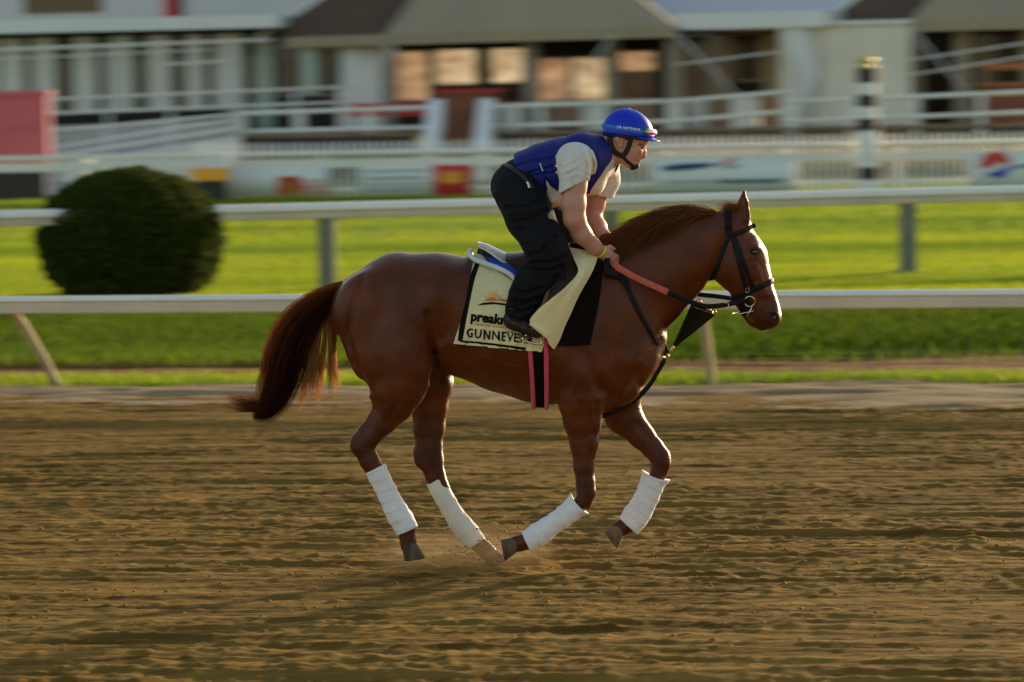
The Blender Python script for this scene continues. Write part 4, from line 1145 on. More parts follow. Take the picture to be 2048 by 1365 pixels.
tone = np.full(len(V), 0.70)
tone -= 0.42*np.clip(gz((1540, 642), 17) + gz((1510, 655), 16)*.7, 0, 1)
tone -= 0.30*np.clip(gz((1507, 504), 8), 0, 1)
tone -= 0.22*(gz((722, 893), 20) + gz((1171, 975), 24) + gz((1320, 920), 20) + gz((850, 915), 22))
tone -= 0.16*np.clip((W(1000, 800, 0)[2] - pz_)/.35, 0, 1)  # leg shade painted into the tone, deeper downwards
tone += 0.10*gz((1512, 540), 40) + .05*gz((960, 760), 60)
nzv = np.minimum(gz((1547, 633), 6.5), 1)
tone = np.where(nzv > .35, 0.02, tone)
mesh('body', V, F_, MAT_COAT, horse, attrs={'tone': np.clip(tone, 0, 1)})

# eyes, nostril linings
for sy in (-1, 1):
    ey = HF.hit(W(1507, 504, 0) + [0, sy*.3, 0], [0, -sy, 0])[0]
    b = bpy.data.meshes.new('eye'); import bmesh
    bm = bmesh.new(); bmesh.ops.create_uvsphere(bm, u_segments=24, v_segments=16, radius=0.021); bm.to_mesh(b); bm.free()
    for p in b.polygons: p.use_smooth = True
    b.materials.append(MAT_EYE); o = link_mesh('eye', b, horse); o.location = ey + np.array([0, -sy*.0105, 0])
    nz = HF.hit(W(1547, 633, 0) + [0, sy*.3, 0], [0, -sy, 0])[0]
    b = bpy.data.meshes.new('nostril'); bm = bmesh.new(); bmesh.ops.create_uvsphere(bm, u_segments=16, v_segments=10, radius=0.0085); bm.to_mesh(b); bm.free()
    for p in b.polygons: p.use_smooth = True
    b.materials.append(MAT_NOSTRIL); o = link_mesh('nostril', b, horse); o.location = nz + np.array([.002, -sy*.0035, -.003])


def hoof(c_px, s_px, toe_px, y, seg=24):
    """hoof from the coronet c to the middle of the sole s; toe_px points to the toe"""
    c = W(*c_px, y); s_ = W(*s_px, y); ax = s_ - c; h = np.linalg.norm(ax); ax /= h
    t = np.array([toe_px[0], 0, -toe_px[1]], float); t -= ax*(t @ ax); t /= np.linalg.norm(t); b = np.array([0, 1.0, 0])
    mb = MB(); rings = [(-.10, .036, .036, .0), (.0, .042, .041, .0), (.12, .0445, .043, .002), (.5, .051, .048, .008), (.92, .058, .053, .015), (1.0, .0575, .0525, .0155)]
    v = []
    for u, rt, rb, sh in rings:
        for a in np.linspace(0, 2*math.pi, seg, endpoint=False):
            ca = math.cos(a); k = 1 if ca > -0.3 else 0.86
            v.append(c + ax*h*u + t*(rt*ca*k + sh) + b*rb*math.sin(a))
    n = len(rings)
    f = [(i*seg+j, i*seg+(j+1) % seg, (i+1)*seg+(j+1) % seg, (i+1)*seg+j) for i in range(n-1) for j in range(seg)]
    v.append(c + ax*h*.93 + t*.012); f += [((n-1)*seg+j, (n-1)*seg+(j+1) % seg, len(v)-1) for j in range(seg)]
    o = mesh('hoof', np.array(v), f, MAT_HOOF, horse); return o


hoof((818, 1090), (822, 1120), (1, .05), -.14)
hoof((978, 1107), (992, 1131), (1, .12), .13)
hoof((1030, 1089), (1004, 1094), (.15, 1), -.14)
hoof((1238, 1059), (1217, 1075), (.62, .78), .14)


def strands(name, paths, rad, mat, parent, tones, sides=3):
    """many tapered hairs; paths (n, m, 3), one mesh"""
    P = np.asarray(paths); n, m, _ = P.shape
    T = np.gradient(P, axis=1); T /= np.linalg.norm(T, axis=2, keepdims=True) + 1e-9
    ref = RNG.normal(size=(n, 1, 3)); A = np.cross(T, ref); A /= np.linalg.norm(A, axis=2, keepdims=True) + 1e-9; B = np.cross(T, A)
    tp = np.interp(np.linspace(0, 1, m), [0, .1, .6, 1], [.7, 1, .8, .15])[None, :, None] * np.reshape(rad, (-1, 1, 1))
    V = np.stack([P + tp*(A*math.cos(a) + B*math.sin(a)) for a in np.linspace(0, 2*math.pi, sides, endpoint=False)], 2)
    idx = np.arange(n*m*sides).reshape(n, m, sides)
    f = [np.stack([idx[:, :-1, j], idx[:, :-1, (j+1) % sides], idx[:, 1:, (j+1) % sides], idx[:, 1:, j]], -1).reshape(-1, 4) for j in range(sides)]
    tn = np.repeat(np.asarray(tones)[:, None], m*sides, 1).ravel() if np.ndim(tones) == 1 else np.repeat(np.asarray(tones)[:, :, None], sides, 2).ravel()
    return mesh(name, V.reshape(-1, 3), np.concatenate(f), mat, parent, attrs={'tone': tn})


# mane: streams back and up off the crest, falling on the near side
crest = spline([(1222, 490), (1255, 466), (1300, 443), (1345, 430), (1395, 424), (1436, 421)], 200)
NM = 5200; MM = 11
u = RNG.random(NM); ci = (u*199).astype(int)
base = np.array([W(crest[i][0], crest[i][1] + RNG.uniform(2, 13), 0) for i in ci]); base[:, 1] = RNG.normal(0, .020, NM)
clump = np.sin(u*38 + 1.3)*.5 + np.sin(u*91)*.35
lift = np.interp(u, [0, .25, .55, .8, .93, 1.0], [8, 17, 28, 37, 37, 30])*(0.30 + .85*RNG.random(NM)**.7)      # px above the crest
back = np.interp(u, [0, .3, .7, 1], [46, 95, 118, 105])*(.75 + .4*RNG.random(NM))                                  # px along the neck
drop = np.interp(u, [0, .3, .7, 1], [22, 60, 62, 46])*(RNG.random(NM)*1.15 - .12)                                   # px fallen at the end
s = np.linspace(0, 1, MM)
cx = np.interp(np.linspace(-.9, 1, 400), np.linspace(-.9, 1, 400), np.linspace(-.9, 1, 400))
tpx = np.stack([np.array([crest[i][0] for i in ci]), np.array([crest[i][1] for i in ci])], 1)
dirx = np.interp(u, [0, .4, 1], [-.70, -.88, -.98]); dirz = np.interp(u, [0, .4, 1], [-.55, -.47, -.18])
pth = np.zeros((NM, MM, 3))
for k, t in enumerate(s):
    dx = dirx*back*t*PXM
    dzl = (lift*np.sin(np.clip(t*1.7, 0, math.pi/2)))*(1-.45*t)
    dz = (dzl - (back*t)*(-dirz)*.82 - drop*t**1.8)*PXM
    pth[:, k, 0] = base[:, 0] + dx + clump*.006*t + RNG.normal(0, .0012, NM)
    pth[:, k, 2] = base[:, 2] + dz + RNG.normal(0, .0012, NM) + clump*.009*t
    pth[:, k, 1] = base[:, 1]*(1+.4*t) - .055*t**1.2*(drop > 4) - np.clip(drop, 0, 99)*.0009*t
# keep the hairs outside the neck
fl = pth.reshape(-1, 3); d = HF.at(fl); g = HF.grad(fl)
push = np.clip(.006 - d, 0, .08)[:, None]*g; pth = (fl + push).reshape(NM, MM, 3)
pth[:, 0] = base
# fine hairs that stand off the mane in the wind
fy = RNG.random(NM) < .10; k_ = fy.sum(); rise = RNG.uniform(.2, 1.0, k_)*np.interp(u[fy], [0, .3, 1], [14, 18, 15])*PXM
pth[fy, :, 2] += rise[:, None]*np.linspace(0, 1, MM)[None, :]**1.3 + np.abs(drop[fy])[:, None]*PXM*.6*np.linspace(0, 1, MM)[None, :]**1.8
mt = np.clip(.50 + .22*clump + RNG.normal(0, .2, NM), 0, 1)
strands('mane', pth, RNG.uniform(.0010, .0018, NM), MAT_MANE, horse, mt)

# forelock blown back between the ears
NFk = 260; b0 = np.array([W(1484, 424, 0)]*NFk) + RNG.normal(0, 1, (NFk, 3))*[.010, .022, .010]
pth = np.zeros((NFk, 9, 3)); L_ = RNG.uniform(.5, 1.15, NFk); up_ = RNG.uniform(-.1, 1, NFk)
for k, t in enumerate(np.linspace(0, 1, 9)):
    pth[:, k, 0] = b0[:, 0] - L_*44*PXM*t
    pth[:, k, 2] = b0[:, 2] + (up_*26*t**.8 - 8*t*t)*PXM
    pth[:, k, 1] = b0[:, 1]*(1+.3*t) + RNG.normal(0, .001, NFk)
strands('forelock', pth, RNG.uniform(.0009, .0016, NFk), MAT_MANE, horse, RNG.uniform(.5, 1, NFk))

# tail
NT = 7200; MT = 15
core = spline([(694, 575), (662, 592), (622, 622), (588, 668), (568, 722), (552, 775), (530, 822), (500, 836)], MT)
rad_ = np.interp(np.linspace(0, 1, MT), [0, .12, .35, .6, .85, 1], [7, 12, 21, 25, 20, 9])
q1, q2 = RNG.normal(0, .48, NT), RNG.normal(0, .45, NT)
endt = np.clip(RNG.beta(4, 1.3, NT), .3, 1)
pth = np.zeros((NT, MT, 3)); ss = np.linspace(0, 1, MT)
wob = RNG.uniform(0, 6, NT); wa = RNG.uniform(0, 3.0, NT)
tcore = np.gradient(core, axis=0); tcore /= np.linalg.norm(tcore, axis=1)[:, None]; ncore = np.stack([-tcore[:, 1], tcore[:, 0]], 1)
for k, t in enumerate(ss):
    e = t*endt
    cxp = np.interp(e, ss, core[:, 0]); cyp = np.interp(e, ss, core[:, 1]); rr = np.interp(e, ss, rad_)
    nx = np.interp(e, ss, ncore[:, 0]); ny = np.interp(e, ss, ncore[:, 1])
    px2 = cxp + nx*q1*rr*1.25 + np.sin(wob + e*7)*wa*t; py2 = cyp + ny*q1*rr*1.25
    y2 = q2*rr*PXM*.95
    pth[:, k, 0] = (px2-1024)*PXM; pth[:, k, 1] = y2; pth[:, k, 2] = py2
off_ = W(1024, 700, 0); dz_ = W(1024, 701, 0)[2]-off_[2]
sl = W(1025, 700, 0)[2] - off_[2]
pth[:, :, 2] = off_[2] + (pth[:, :, 2]-700)*dz_ + pth[:, :, 0]/PXM*sl
pth[:, :, 0] += off_[0]
fly_ = (np.abs(q1) > .95)
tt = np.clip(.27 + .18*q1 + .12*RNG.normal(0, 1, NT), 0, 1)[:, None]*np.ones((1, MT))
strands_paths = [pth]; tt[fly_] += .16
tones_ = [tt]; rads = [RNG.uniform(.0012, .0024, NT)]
# loose locks falling in front, gold of the backlight painted into their tone
NL = 1000
li = RNG.random(NL); lx0 = np.interp(li, [0, 1], [690, 612]); ly0 = np.interp(li, [0, 1], [578, 640])
lock = (li*9).astype(int); lr = np.random.default_rng(5); lj = lr.normal(0, 1, (12, 3))
ex = np.interp(li, [0, .25, .6, 1], [668, 664, 630, 588]) + lj[lock, 0]*7 + RNG.normal(0, 4.5, NL)
ey_ = np.interp(li, [0, .25, .6, 1], [745, 775, 792, 800]) + lj[lock, 1]*16 + RNG.normal(0, 10, NL) - 40*RNG.random(NL)**2
p2 = np.zeros((NL, MT, 3))
for k, t in enumerate(ss):
    bx_ = np.interp(li, [0, .4, 1], [676, 655, 628])
    x = (1-t)**2*lx0 + 2*t*(1-t)*bx_ + t*t*ex + np.sin(lock*1.7 + t*5.5)*4*t; y = (1-t)**2*ly0 + 2*t*(1-t)*(ly0*.55 + ey_*.45) + t*t*ey_
    p2[:, k, 0] = off_[0] + (x-1024)*PXM; p2[:, k, 2] = off_[2] + (y-700)*dz_ + (x-1024)*sl; p2[:, k, 1] = (RNG.normal(0, .012, NL) + lj[lock, 2]*.018)*(.3+t) + .05*t
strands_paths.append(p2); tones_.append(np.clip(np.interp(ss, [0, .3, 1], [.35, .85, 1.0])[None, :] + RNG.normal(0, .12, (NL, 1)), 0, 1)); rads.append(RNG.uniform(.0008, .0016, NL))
# wispy end flicked back
NW = 700
p3 = np.zeros((NW, MT, 3)); a0 = RNG.uniform(0, 1, NW); exx = 505 - 62*RNG.random(NW)**1.6 + RNG.normal(0, 5, NW); eyy = 822 - 42*RNG.random(NW)
x0 = 556 + RNG.normal(0, 12, NW); y0 = 752 + 40*a0
for k, t in enumerate(ss):
    x = (1-t)**2*x0 + 2*t*(1-t)*(522 + RNG.normal(0, .6, NW)) + t*t*exx; y = (1-t)**2*y0 + 2*t*(1-t)*(838) + t*t*eyy
    p3[:, k, 0] = off_[0] + (x-1024)*PXM; p3[:, k, 2] = off_[2] + (y-700)*dz_ + (x-1024)*sl; p3[:, k, 1] = RNG.normal(0, .0008, NW) + (a0-.5)*.05
strands_paths.append(p3); tones_.append(np.clip(np.interp(ss, [0, .5, 1], [.2, .4, .6])[None, :] + RNG.normal(0, .1, (NW, 1)), 0, 1)); rads.append(RNG.uniform(.0006, .0012, NW))
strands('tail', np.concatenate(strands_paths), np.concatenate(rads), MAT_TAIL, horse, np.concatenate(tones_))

# ------------------------------------------------------------------ leg wraps
MAT_WRAP = M('white_bandage', (0.80, 0.79, 0.81), rough=0.85, spec=0.2, bump=0.35, bscale=90, sheen=0.2, var=0.06, vscale=14)
MAT_WRAPD = M('dusty_bandage', (0.78, 0.76, 0.74), rough=0.88, spec=0.2, bump=0.35, bscale=90, sheen=0.2, col2=(0.68, 0.62, 0.52), vscale=7)


def wrap(pts, y, label, flare=0.0, mat=MAT_WRAP, turns=6.5):
    P = spline([p[:2] for p in pts], 60); r = np.interp(np.linspace(0, 1, 60), np.linspace(0, 1, len(pts)), [p[2] for p in pts])*PXM
    C3 = np.array([W(a, b, y) for a, b in P]); T = np.gradient(C3, axis=0); T /= np.linalg.norm(T, axis=1)[:, None]
    b = np.array([0, 1.0, 0]); A = np.cross(b, T); A /= np.linalg.norm(A, axis=1)[:, None]
    ns = 40; an = np.linspace(0, 2*math.pi, ns, endpoint=False); v = []
    root = empty('leg_wrap', tuple(C3[0]), 0, label, 'leg wrap', 'white bandages on the horse\'s legs')
    for i in range(60):
        t = i/59
        for a in an:
            ph = (t*turns + a/(2*math.pi)) % 1.0
            sp = .0034*(ph**2.2) - .0015 + .0010*math.sin(a*3+t*9) + .0008*math.sin(a*5-t*23)
            fl = 0
            if flare and t < .16: fl = flare*(1-t/.16)**1.5*(.55 + .45*math.cos(2*a))
            rr = r[i] + sp + fl
            v.append(C3[i] + A[i]*rr*math.cos(a) + b*rr*.80*math.sin(a) - T[i]*(fl*.8*abs(math.cos(a))))
    f = [(i*ns+j, i*ns+(j+1) % ns, (i+1)*ns+(j+1) % ns, (i+1)*ns+j) for i in range(59) for j in range(ns)]
    # turned in edges
    k = len(v)
    for i, dr in ((0, -.010), (59, -.010)):
        for a in an: v.append(C3[i] + A[i]*(r[i]-.010)*math.cos(a) + b*(r[i]-.010)*.8*math.sin(a) + T[i]*(.004 if i == 0 else -.004))
    for j in range(ns):
        f.append((j, k+j, k+(j+1) % ns, (j+1) % ns)); f.append((59*ns+j, 59*ns+(j+1) % ns, k+ns+(j+1) % ns, k+ns+j))
    mesh('bandage', np.array(v), f, mat, root)
    return root


wrap([(750, 937, 22.5), (766, 968, 21), (790, 1018, 21.5), (806, 1043, 25), (815, 1062, 23)], -.14, 'white wrap on the near hind leg, rearmost of the four wraps')
wrap([(869, 962, 19), (884, 988, 19.5), (912, 1036, 20), (938, 1068, 23.5), (952, 1088, 22)], .13, 'dusty white wrap on the far hind leg whose hoof touches the dirt', mat=MAT_WRAPD)
wrap([(1156, 1010, 22), (1136, 1027, 22), (1098, 1054, 21), (1066, 1077, 24.5), (1052, 1084, 22)], -.14, 'white wrap flared at the top on the tucked near front leg', flare=.016)
wrap([(1310, 954, 25), (1300, 980, 25), (1282, 1016, 25), (1266, 1041, 28), (1256, 1052, 25)], .14, 'white wrap on the raised far front leg, foremost of the wraps', flare=.016)
# ================================================================== RIDER
MAT_SKIN = M('skin', (0.56, 0.29, 0.20), rough=0.48, spec=0.35, sss=0.22, var=0.10, vscale=22, bump=0.08, bscale=180,
             tone=[(0.0, (0.35, 0.26, 0.24)), (0.5, (1, 1, 1)), (1.0, (1.05, .82, .78))])
MAT_SHIRT = M('cream_shirt', (0.70, 0.68, 0.63), rough=0.9, spec=0.15, bump=0.3, bscale=300, var=0.05, vscale=8, sheen=0.2, wave=(16, .55))
MAT_VEST = M('royal_blue_vest', (0.006, 0.012, 0.165), rough=0.62, spec=0.3, bump=0.25, bscale=260, var=0.10, vscale=10, wave=(12, .18))
MAT_TRIM = M('white_trim', (0.75, 0.75, 0.78), rough=0.8, spec=0.2)
MAT_TROUSER = M('black_trousers', (0.0105, 0.0105, 0.0125), rough=0.85, spec=0.12, bump=0.3, bscale=280, wave=(11, 1.0))
MAT_BOOT = M('black_boot', (0.016, 0.015, 0.015), rough=0.5, spec=0.4, bump=0.12, bscale=90)
MAT_SOLE = M('boot_sole', (0.14, 0.10, 0.065), rough=0.8, var=0.2)
MAT_HELMET = M('royal_blue_cover', (0.003, 0.026, 0.55), rough=0.42, spec=0.4, bump=0.06, bscale=200)
MAT_HAIR = M('brown_hair', (0.05, 0.028, 0.016), rough=0.6, bump=0.6, bscale=160, stretch=(1, 1, .3))
MAT_STRAP = M('black_webbing', (0.016, 0.014, 0.013), rough=0.7, bump=0.2, bscale=300)
MAT_LENS = bpy.data.materials.new('mirror_lens')
MAT_LENS.use_nodes = True
_nt = MAT_LENS.node_tree; _p = _nt.nodes['Principled BSDF']
_p.inputs['Metallic'].default_value = 0.85; _p.inputs['Roughness'].default_value = 0.12
_tc = _nt.nodes.new('ShaderNodeTexCoord'); _sx = _nt.nodes.new('ShaderNodeSeparateXYZ'); _rp = _nt.nodes.new('ShaderNodeValToRGB')
_nt.links.new(_tc.outputs['Generated'], _sx.inputs[0]); _nt.links.new(_sx.outputs[0], _rp.inputs[0]); _nt.links.new(_rp.outputs[0], _p.inputs['Base Color'])
_e = _rp.color_ramp.elements
for i, (ps, c) in enumerate([(0, (.02, .12, .10)), (.18, (.05, .45, .25)), (.36, (.85, .70, .12)), (.55, (.85, .25, .55)), (.78, (.75, .25, .9)), (1, (.9, .8, .75))]):
    q = _e[i] if i < 2 else _e.new(ps); q.position = ps; q.color = (*c, 1)
MAT_YELLOW = M('yellow_band', (0.80, 0.62, 0.03), rough=0.5)

person = empty('person', tuple(W(1040, 640, 0)), 0,
               'rider in blue helmet and blue padded vest crouching over the cantering chestnut horse', 'person')

x0, x1 = W(960, 0, 0)[0], W(1335, 0, 0)[0]
z0, z1 = W(1150, 700, 0)[2], W(1150, 195, 0)[2]
LO, HI = [x0, -.46, z0], [x1, .46, z1]
HB = 0.0048


def body_prims(B):
    # trunk
    B.chain([st(1033, 372, 0, 40, .150), st(1062, 350, 0, 36, .135), st(1105, 345, 0, 38, .140), st(1150, 335, 0, 42, .155), st(1185, 322, 0, 38, .150)], 0.03)
    B.C(W(1148, 325, -.135), W(1196, 326, .135), .080, .080, 0.05)
    # neck and head
    B.chain([st(1190, 315, 0, 32, .075), st(1214, 305, 0, 29, .062), st(1236, 292, 0, 27, .058)], 0.04)
    B.E(st(1250, 266, 0, 41, .077), st(1258, 270, 0, 40, .076), 0.02)
    B.chain([st(1262, 285, 0, 28, .064), st(1264, 305, 0, 21, .052), st(1268, 320, 0, 11.5, .030)], 0.03)
    B.chain([st(1240, 300, 0, 15, .060), st(1256, 321, 0, 10, .045), st(1267, 330, 0, 8.5, .022)], 0.03)
    B.E(st(1283, 284, 0, 7.5, .046), st(1282, 286, 0, 7, .046), 0.02)        # brow
    B.chain([st(1286, 292, 0, 4.2, .009), st(1287, 304, 0, 5, .012), st(1285.5, 312, 0, 5.6, .017)], 0.012)   # nose
    B.C(W(1287.5, 312, 0), W(1286, 313, 0), .011, .011, .008)
    B.E(st(1275.5, 320, 0, 4.2, .020), st(1275, 321, 0, 4.2, .020), 0.006)   # lips
    B.E(st(1274, 325, 0, 3.8, .018), st(1273, 326, 0, 3.8, .018), 0.006)
    B.E(st(1269, 332, 0, 7.2, .020), st(1268, 331, 0, 7.2, .020), 0.012)
    for sy in (-1, 1):
        B.C(W(1276, 303, sy*.040), W(1270, 312, sy*.040), .015, .012, .025)  # cheek
        B.E(st(1238.5, 280, sy*.083, 10, .011), st(1240, 291, sy*.077, 6.5, .010), 0.006)   # ear
        B.E(st(1240.5, 281, sy*.097, 5.4, .010), st(1241, 289, sy*.090, 3.2, .008), 0.004, sub=True)
        B.C(W(1281, 295.5, sy*.042), W(1281, 295.5, sy*.034), .0085, .0085, .012, sub=True)
        B.C(W(1278.5, 295.5, sy*.034), W(1278.6, 295.5, sy*.0345), .0105, .0105, .003)
    BR2 = B.brush
    BR2(pxl((1268, 322.5), (1278, 323.2)), 1.2*PXM, -.005)
    BR2(pxl((1266, 318), (1275, 309)), 2.2*PXM, -.0035)
    BR2(pxl((1273, 329)), 2*PXM, -.003)
    BR2(pxl((1226, 312), (1238, 300)), 6*PXM, -.004)
    # arms
    pass
    na = [(1158, 322, -.205, .062), (1150, 372, -.232, .057), (1147, 408, -.242, .060), (1149, 438, -.245, .053), (1163, 468, -.215, .048), (1188, 494, -.165, .037), (1203, 504, -.138, .028)]
    fa = [(1203, 328, .205, .062), (1198, 372, .235, .055), (1189, 410, .245, .051), (1184, 432, .245, .047), (1196, 455, .18, .043), (1209, 474, .09, .032), (1214, 482, .06, .026)]
    for ch in (na, fa):
        for a, b in zip(ch[:-1], ch[1:]): B.C(W(a[0], a[1], a[2]), W(b[0], b[1], b[2]), a[3], b[3], 0.022)
    # near hand: palm and curled fingers closed on the rein
    def hand(w, k, th_dir, sgn):
        """w wrist, k knuckle pixel points with depths"""
        wx, kx = np.array(w), np.array(k)
        for j, (dy, dz) in enumerate(((-.0, .022), (-.003, .007), (-.004, -.008), (-.002, -.022))):
            ln = (1.0, 1.06, 1.02, .86)[j]; rr = (.0098, .0102, .0098, .0086)[j]
            kn = W(kx[0], kx[1], kx[2]) + np.array([dz*.55, sgn*.004, dz*.85])
            B.C(W(wx[0], wx[1], wx[2]) + np.array([dz*.25, 0, dz*.45]), kn, .017, .0135, .016)
            p1 = kn + np.array([.026*ln, sgn*.004, -.014*ln]); p2 = p1 + np.array([.004*ln, -sgn*.020, -.021*ln]); p3 = p2 + np.array([-.017*ln, -sgn*.010, .002])
            B.C(kn, p1, rr*1.12, rr, .005); B.C(p1, p2, rr, rr*.94, .003); B.C(p2, p3, rr*.94, rr*.8, .003)
        t0 = W(wx[0], wx[1], wx[2]) + np.array([.012, -sgn*.006, .012]); t1 = t0 + np.array(th_dir)*.034; t2 = t1 + np.array([.022, -sgn*.006, -.012])
        B.C(t0, t1, .015, .0115, .012); B.C(t1, t2, .0112, .0085, .003)
    hand((1205, 505, -.135), (1219, 515, -.125), (.75, -.15, .45), -1)
    hand((1215, 483, .055), (1224, 494, .045), (.75, .15, .40), 1)
    # legs under the trousers
    for a, b in (((1045, 385, -.11, .095), (1095, 498, -.275, .068)), ((1095, 500, -.275, .062), (1040, 612, -.315, .045)), ((1040, 612, -.315, .045), (1034, 636, -.315, .038)),
                 ((1034, 640, -.315, .034), (1070, 664, -.33, .028)),
                 ((1060, 385, .11, .095), (1122, 478, .275, .068)), ((1122, 480, .275, .062), (1060, 605, .315, .045)), ((1060, 605, .315, .045), (1055, 630, .315, .038)), ((1055, 634, .315, .034), (1090, 655, .33, .028))):
        B.C(W(*a[:3]), W(*b[:3]), a[3], b[3], .02)


PB = Field(LO, HI, HB)
body_prims(PB)
V, F_ = PB.smooth_surface(1)
px_, pz_ = V[:, 0], V[:, 2]
tone = np.full(len(V), .5)
tone += .5*np.clip(gz((1274, 323), 3.2)*(np.abs(V[:, 1]) < .022) + .45*gz((1287, 311), 5) + .4*gz((1238, 284), 7), 0, 1)
tone += .18*gz((1270, 308), 9) + .25*gz((1150, 440), 16)
tone -= .10*gz((1258, 326), 12)
mesh('body', V, F_, MAT_SKIN, person, attrs={'tone': np.clip(tone, 0, 1)})
# eyes, brows, hair below the helmet
MAT_WHITE = M('eye_white', (0.34, 0.30, 0.28), rough=0.25)
MAT_IRIS = M('iris', (0.02, 0.014, 0.01), rough=0.15)
for sy in (-1, 1):
    me = bpy.data.meshes.new('eye'); bm = bmesh.new(); bmesh.ops.create_uvsphere(bm, u_segments=20, v_segments=12, radius=.0108)
    for v in bm.verts: pass
    bm.to_mesh(me); bm.free(); me.materials.append(MAT_WHITE); me.materials.append(MAT_IRIS)
    for p in me.polygons:
        p.use_smooth = True
        c = p.center.normalized(); p.material_index = 1 if c.x*.93 + c.y*sy*.18 - c.z*.18 > .70 else 0
    o = link_mesh('eye', me, person); o.location = Vector(W(1279.6, 295.8, sy*.0350)) - Vector(offs(person))
    P = np.array([W(1275, 290.5, 0), W(1280, 288.6, 0), W(1286, 289.3, 0)])
    q = []
    for k, p in enumerate(P):
        hh = PB.hit(np.array([[p[0], sy*.3, p[2]]]), [0, -sy, 0], .0005, tmax=.3)[0]
        q.append(hh if not np.isnan(hh[0]) else [p[0], sy*.02, p[2]])
    v, f = tube_geo(spline(q, 9), np.interp(np.linspace(0, 1, 9), [0, .4, 1], [.0016, .0034, .0022]), 6)
    mesh('eyebrow', v, f, MAT_HAIR, person)
HRF = Field(W(1195, 0, 0)*[1, 0, 0] + [0, -.12, W(1240, 330, 0)[2]], W(1300, 0, 0)*[1, 0, 0] + [0, .12, W(1240, 205, 0)[2]], .004)
HRF.chain([st(1250, 266, 0, 42, .079), st(1254, 268, 0, 42, .079)], .02)
HRF.half(W(1255, 284, 0), (.20, 0, -1))
for sy in (-1, 1): HRF.E(st(1238, 280, sy*.078, 11, .03), st(1239, 290, sy*.076, 9, .03), .01, sub=True)
HRF.half(W(1262, 280, 0), (1, 0, -.05))
V, F_ = HRF.smooth_surface(1); mesh('hair', V, F_, MAT_HAIR, person)

# ---- trousers
TF = Field(LO, HI, HB)
TF.E(st(1028, 373, 0, 47, .175), st(1056, 376, 0, 44, .165), .03)
TF.E(st(1040, 350, 0, 34, .155), st(1062, 362, 0, 34, .155), .03)
tl = [(1040, 388, -.10, .128), (1060, 436, -.185, .118), (1086, 482, -.265, .104), (1097, 503, -.29, .098), (1088, 525, -.305, .090), (1066, 562, -.32, .086), (1050, 592, -.325, .077), (1039, 618, -.325, .064), (1035, 634, -.325, .060)]
tf = [(1056, 388, .10, .125), (1084, 430, .185, .115), (1112, 466, .265, .098), (1118, 486, .29, .090), (1106, 515, .305, .080), (1085, 555, .32, .076), (1070, 590, .325, .072), (1058, 622, .325, .062)]
for ch in (tl, tf):
    for a, b in zip(ch[:-1], ch[1:]): TF.C(W(*a[:3]), W(*b[:3]), a[3], b[3], .03)
# open waist, folds
TF.half(W(1030, 332, 0), (.30, 0, .95)) if False else None
for fo in (((1082, 398), (1050, 412), (1015, 414)), ((1092, 418), (1062, 436), (1030, 440)), ((1130, 508), (1100, 520), (1062, 520)), ((1118, 528), (1090, 536), (1056, 530)),
           ((1080, 570), (1050, 580), (1030, 574)), ((1072, 592), (1045, 602), (1024, 594)), ((1068, 605), (1042, 616), (1020, 610)), ((1108, 470), (1080, 500), (1060, 505))):
    TF.brush(pxl(*fo), 3.0*PXM, -.015); TF.brush(pxl(*[(a+1, b+8) for a, b in fo]), 3.6*PXM, .009)
TF.half(W(1037, 632, 0), (-.2, 0, -1))
V, F_ = TF.smooth_surface(2); mesh('trousers', V, F_, MAT_TROUSER, person)

# ---- shirt: sleeves, collar, loose tail under the vest
SF = Field(LO, HI, HB)
SF.chain([st(1062, 350, 0, 40, .155), st(1105, 350, 0, 45, .165), st(1150, 338, 0, 49, .175), st(1185, 324, 0, 43, .165)], .03)
SF.C(W(1150, 322, -.15), W(1198, 324, .15), .098, .098, .05)
SF.E(st(1105, 398, 0, 18, .12), st(1126, 388, 0, 22, .12), .04)
SF.E(st(1176, 350, .03, 38, .13), st(1184, 364, .03, 28, .10), .03)
SF.chain([st(1186, 316, 0, 36, .085), st(1205, 309, 0, 32, .074)], .03)
for ch in ([(1157, 319, -.20, .077), (1150, 352, -.226, .073), (1149, 384, -.236, .072), (1149, 400, -.238, .070)], [(1206, 326, .20, .084), (1208, 360, .228, .078), (1198, 392, .24, .068), (1196, 405, .24, .064)]):
    for a, b in zip(ch[:-1], ch[1:]): SF.C(W(*a[:3]), W(*b[:3]), a[3], b[3], .03)
for fo in (((1128, 350), (1150, 340), (1180, 352)), ((1130, 335), (1160, 318)), ((1176, 300), (1186, 330), (1180, 365)), ((1160, 296), (1172, 330), (1166, 372)), ((1120, 332), (1140, 352), (1148, 372)), ((1132, 300), (1150, 316))):
    SF.brush(pxl(*fo), 2.4*PXM, -.010); SF.brush(pxl(*[(a+5, b+3) for a, b in fo]), 2.8*PXM, .006)
# sleeve hems: cut below a slanted plane through each hem, neck opening
X = SF.ax[0][:, None, None]; Y = SF.ax[1][None, :, None]; Z = SF.ax[2][None, None, :]
p = W(1150, 375, -.2); d1 = ((X-p[0])*(.42) + (Z-p[2])*(-.90) + 0*Y) + (Y+.20)*(-.1)
SF.f = np.where((Y < -.165) & (d1 > -.02), np.maximum(SF.f, d1), SF.f).astype(np.float32)
p = W(1215, 396, .2); d1 = ((X-p[0])*(-.25) + (Z-p[2])*(-.97) + 0*Y)
SF.f = np.where((Y > .165), np.maximum(SF.f, d1), SF.f).astype(np.float32)
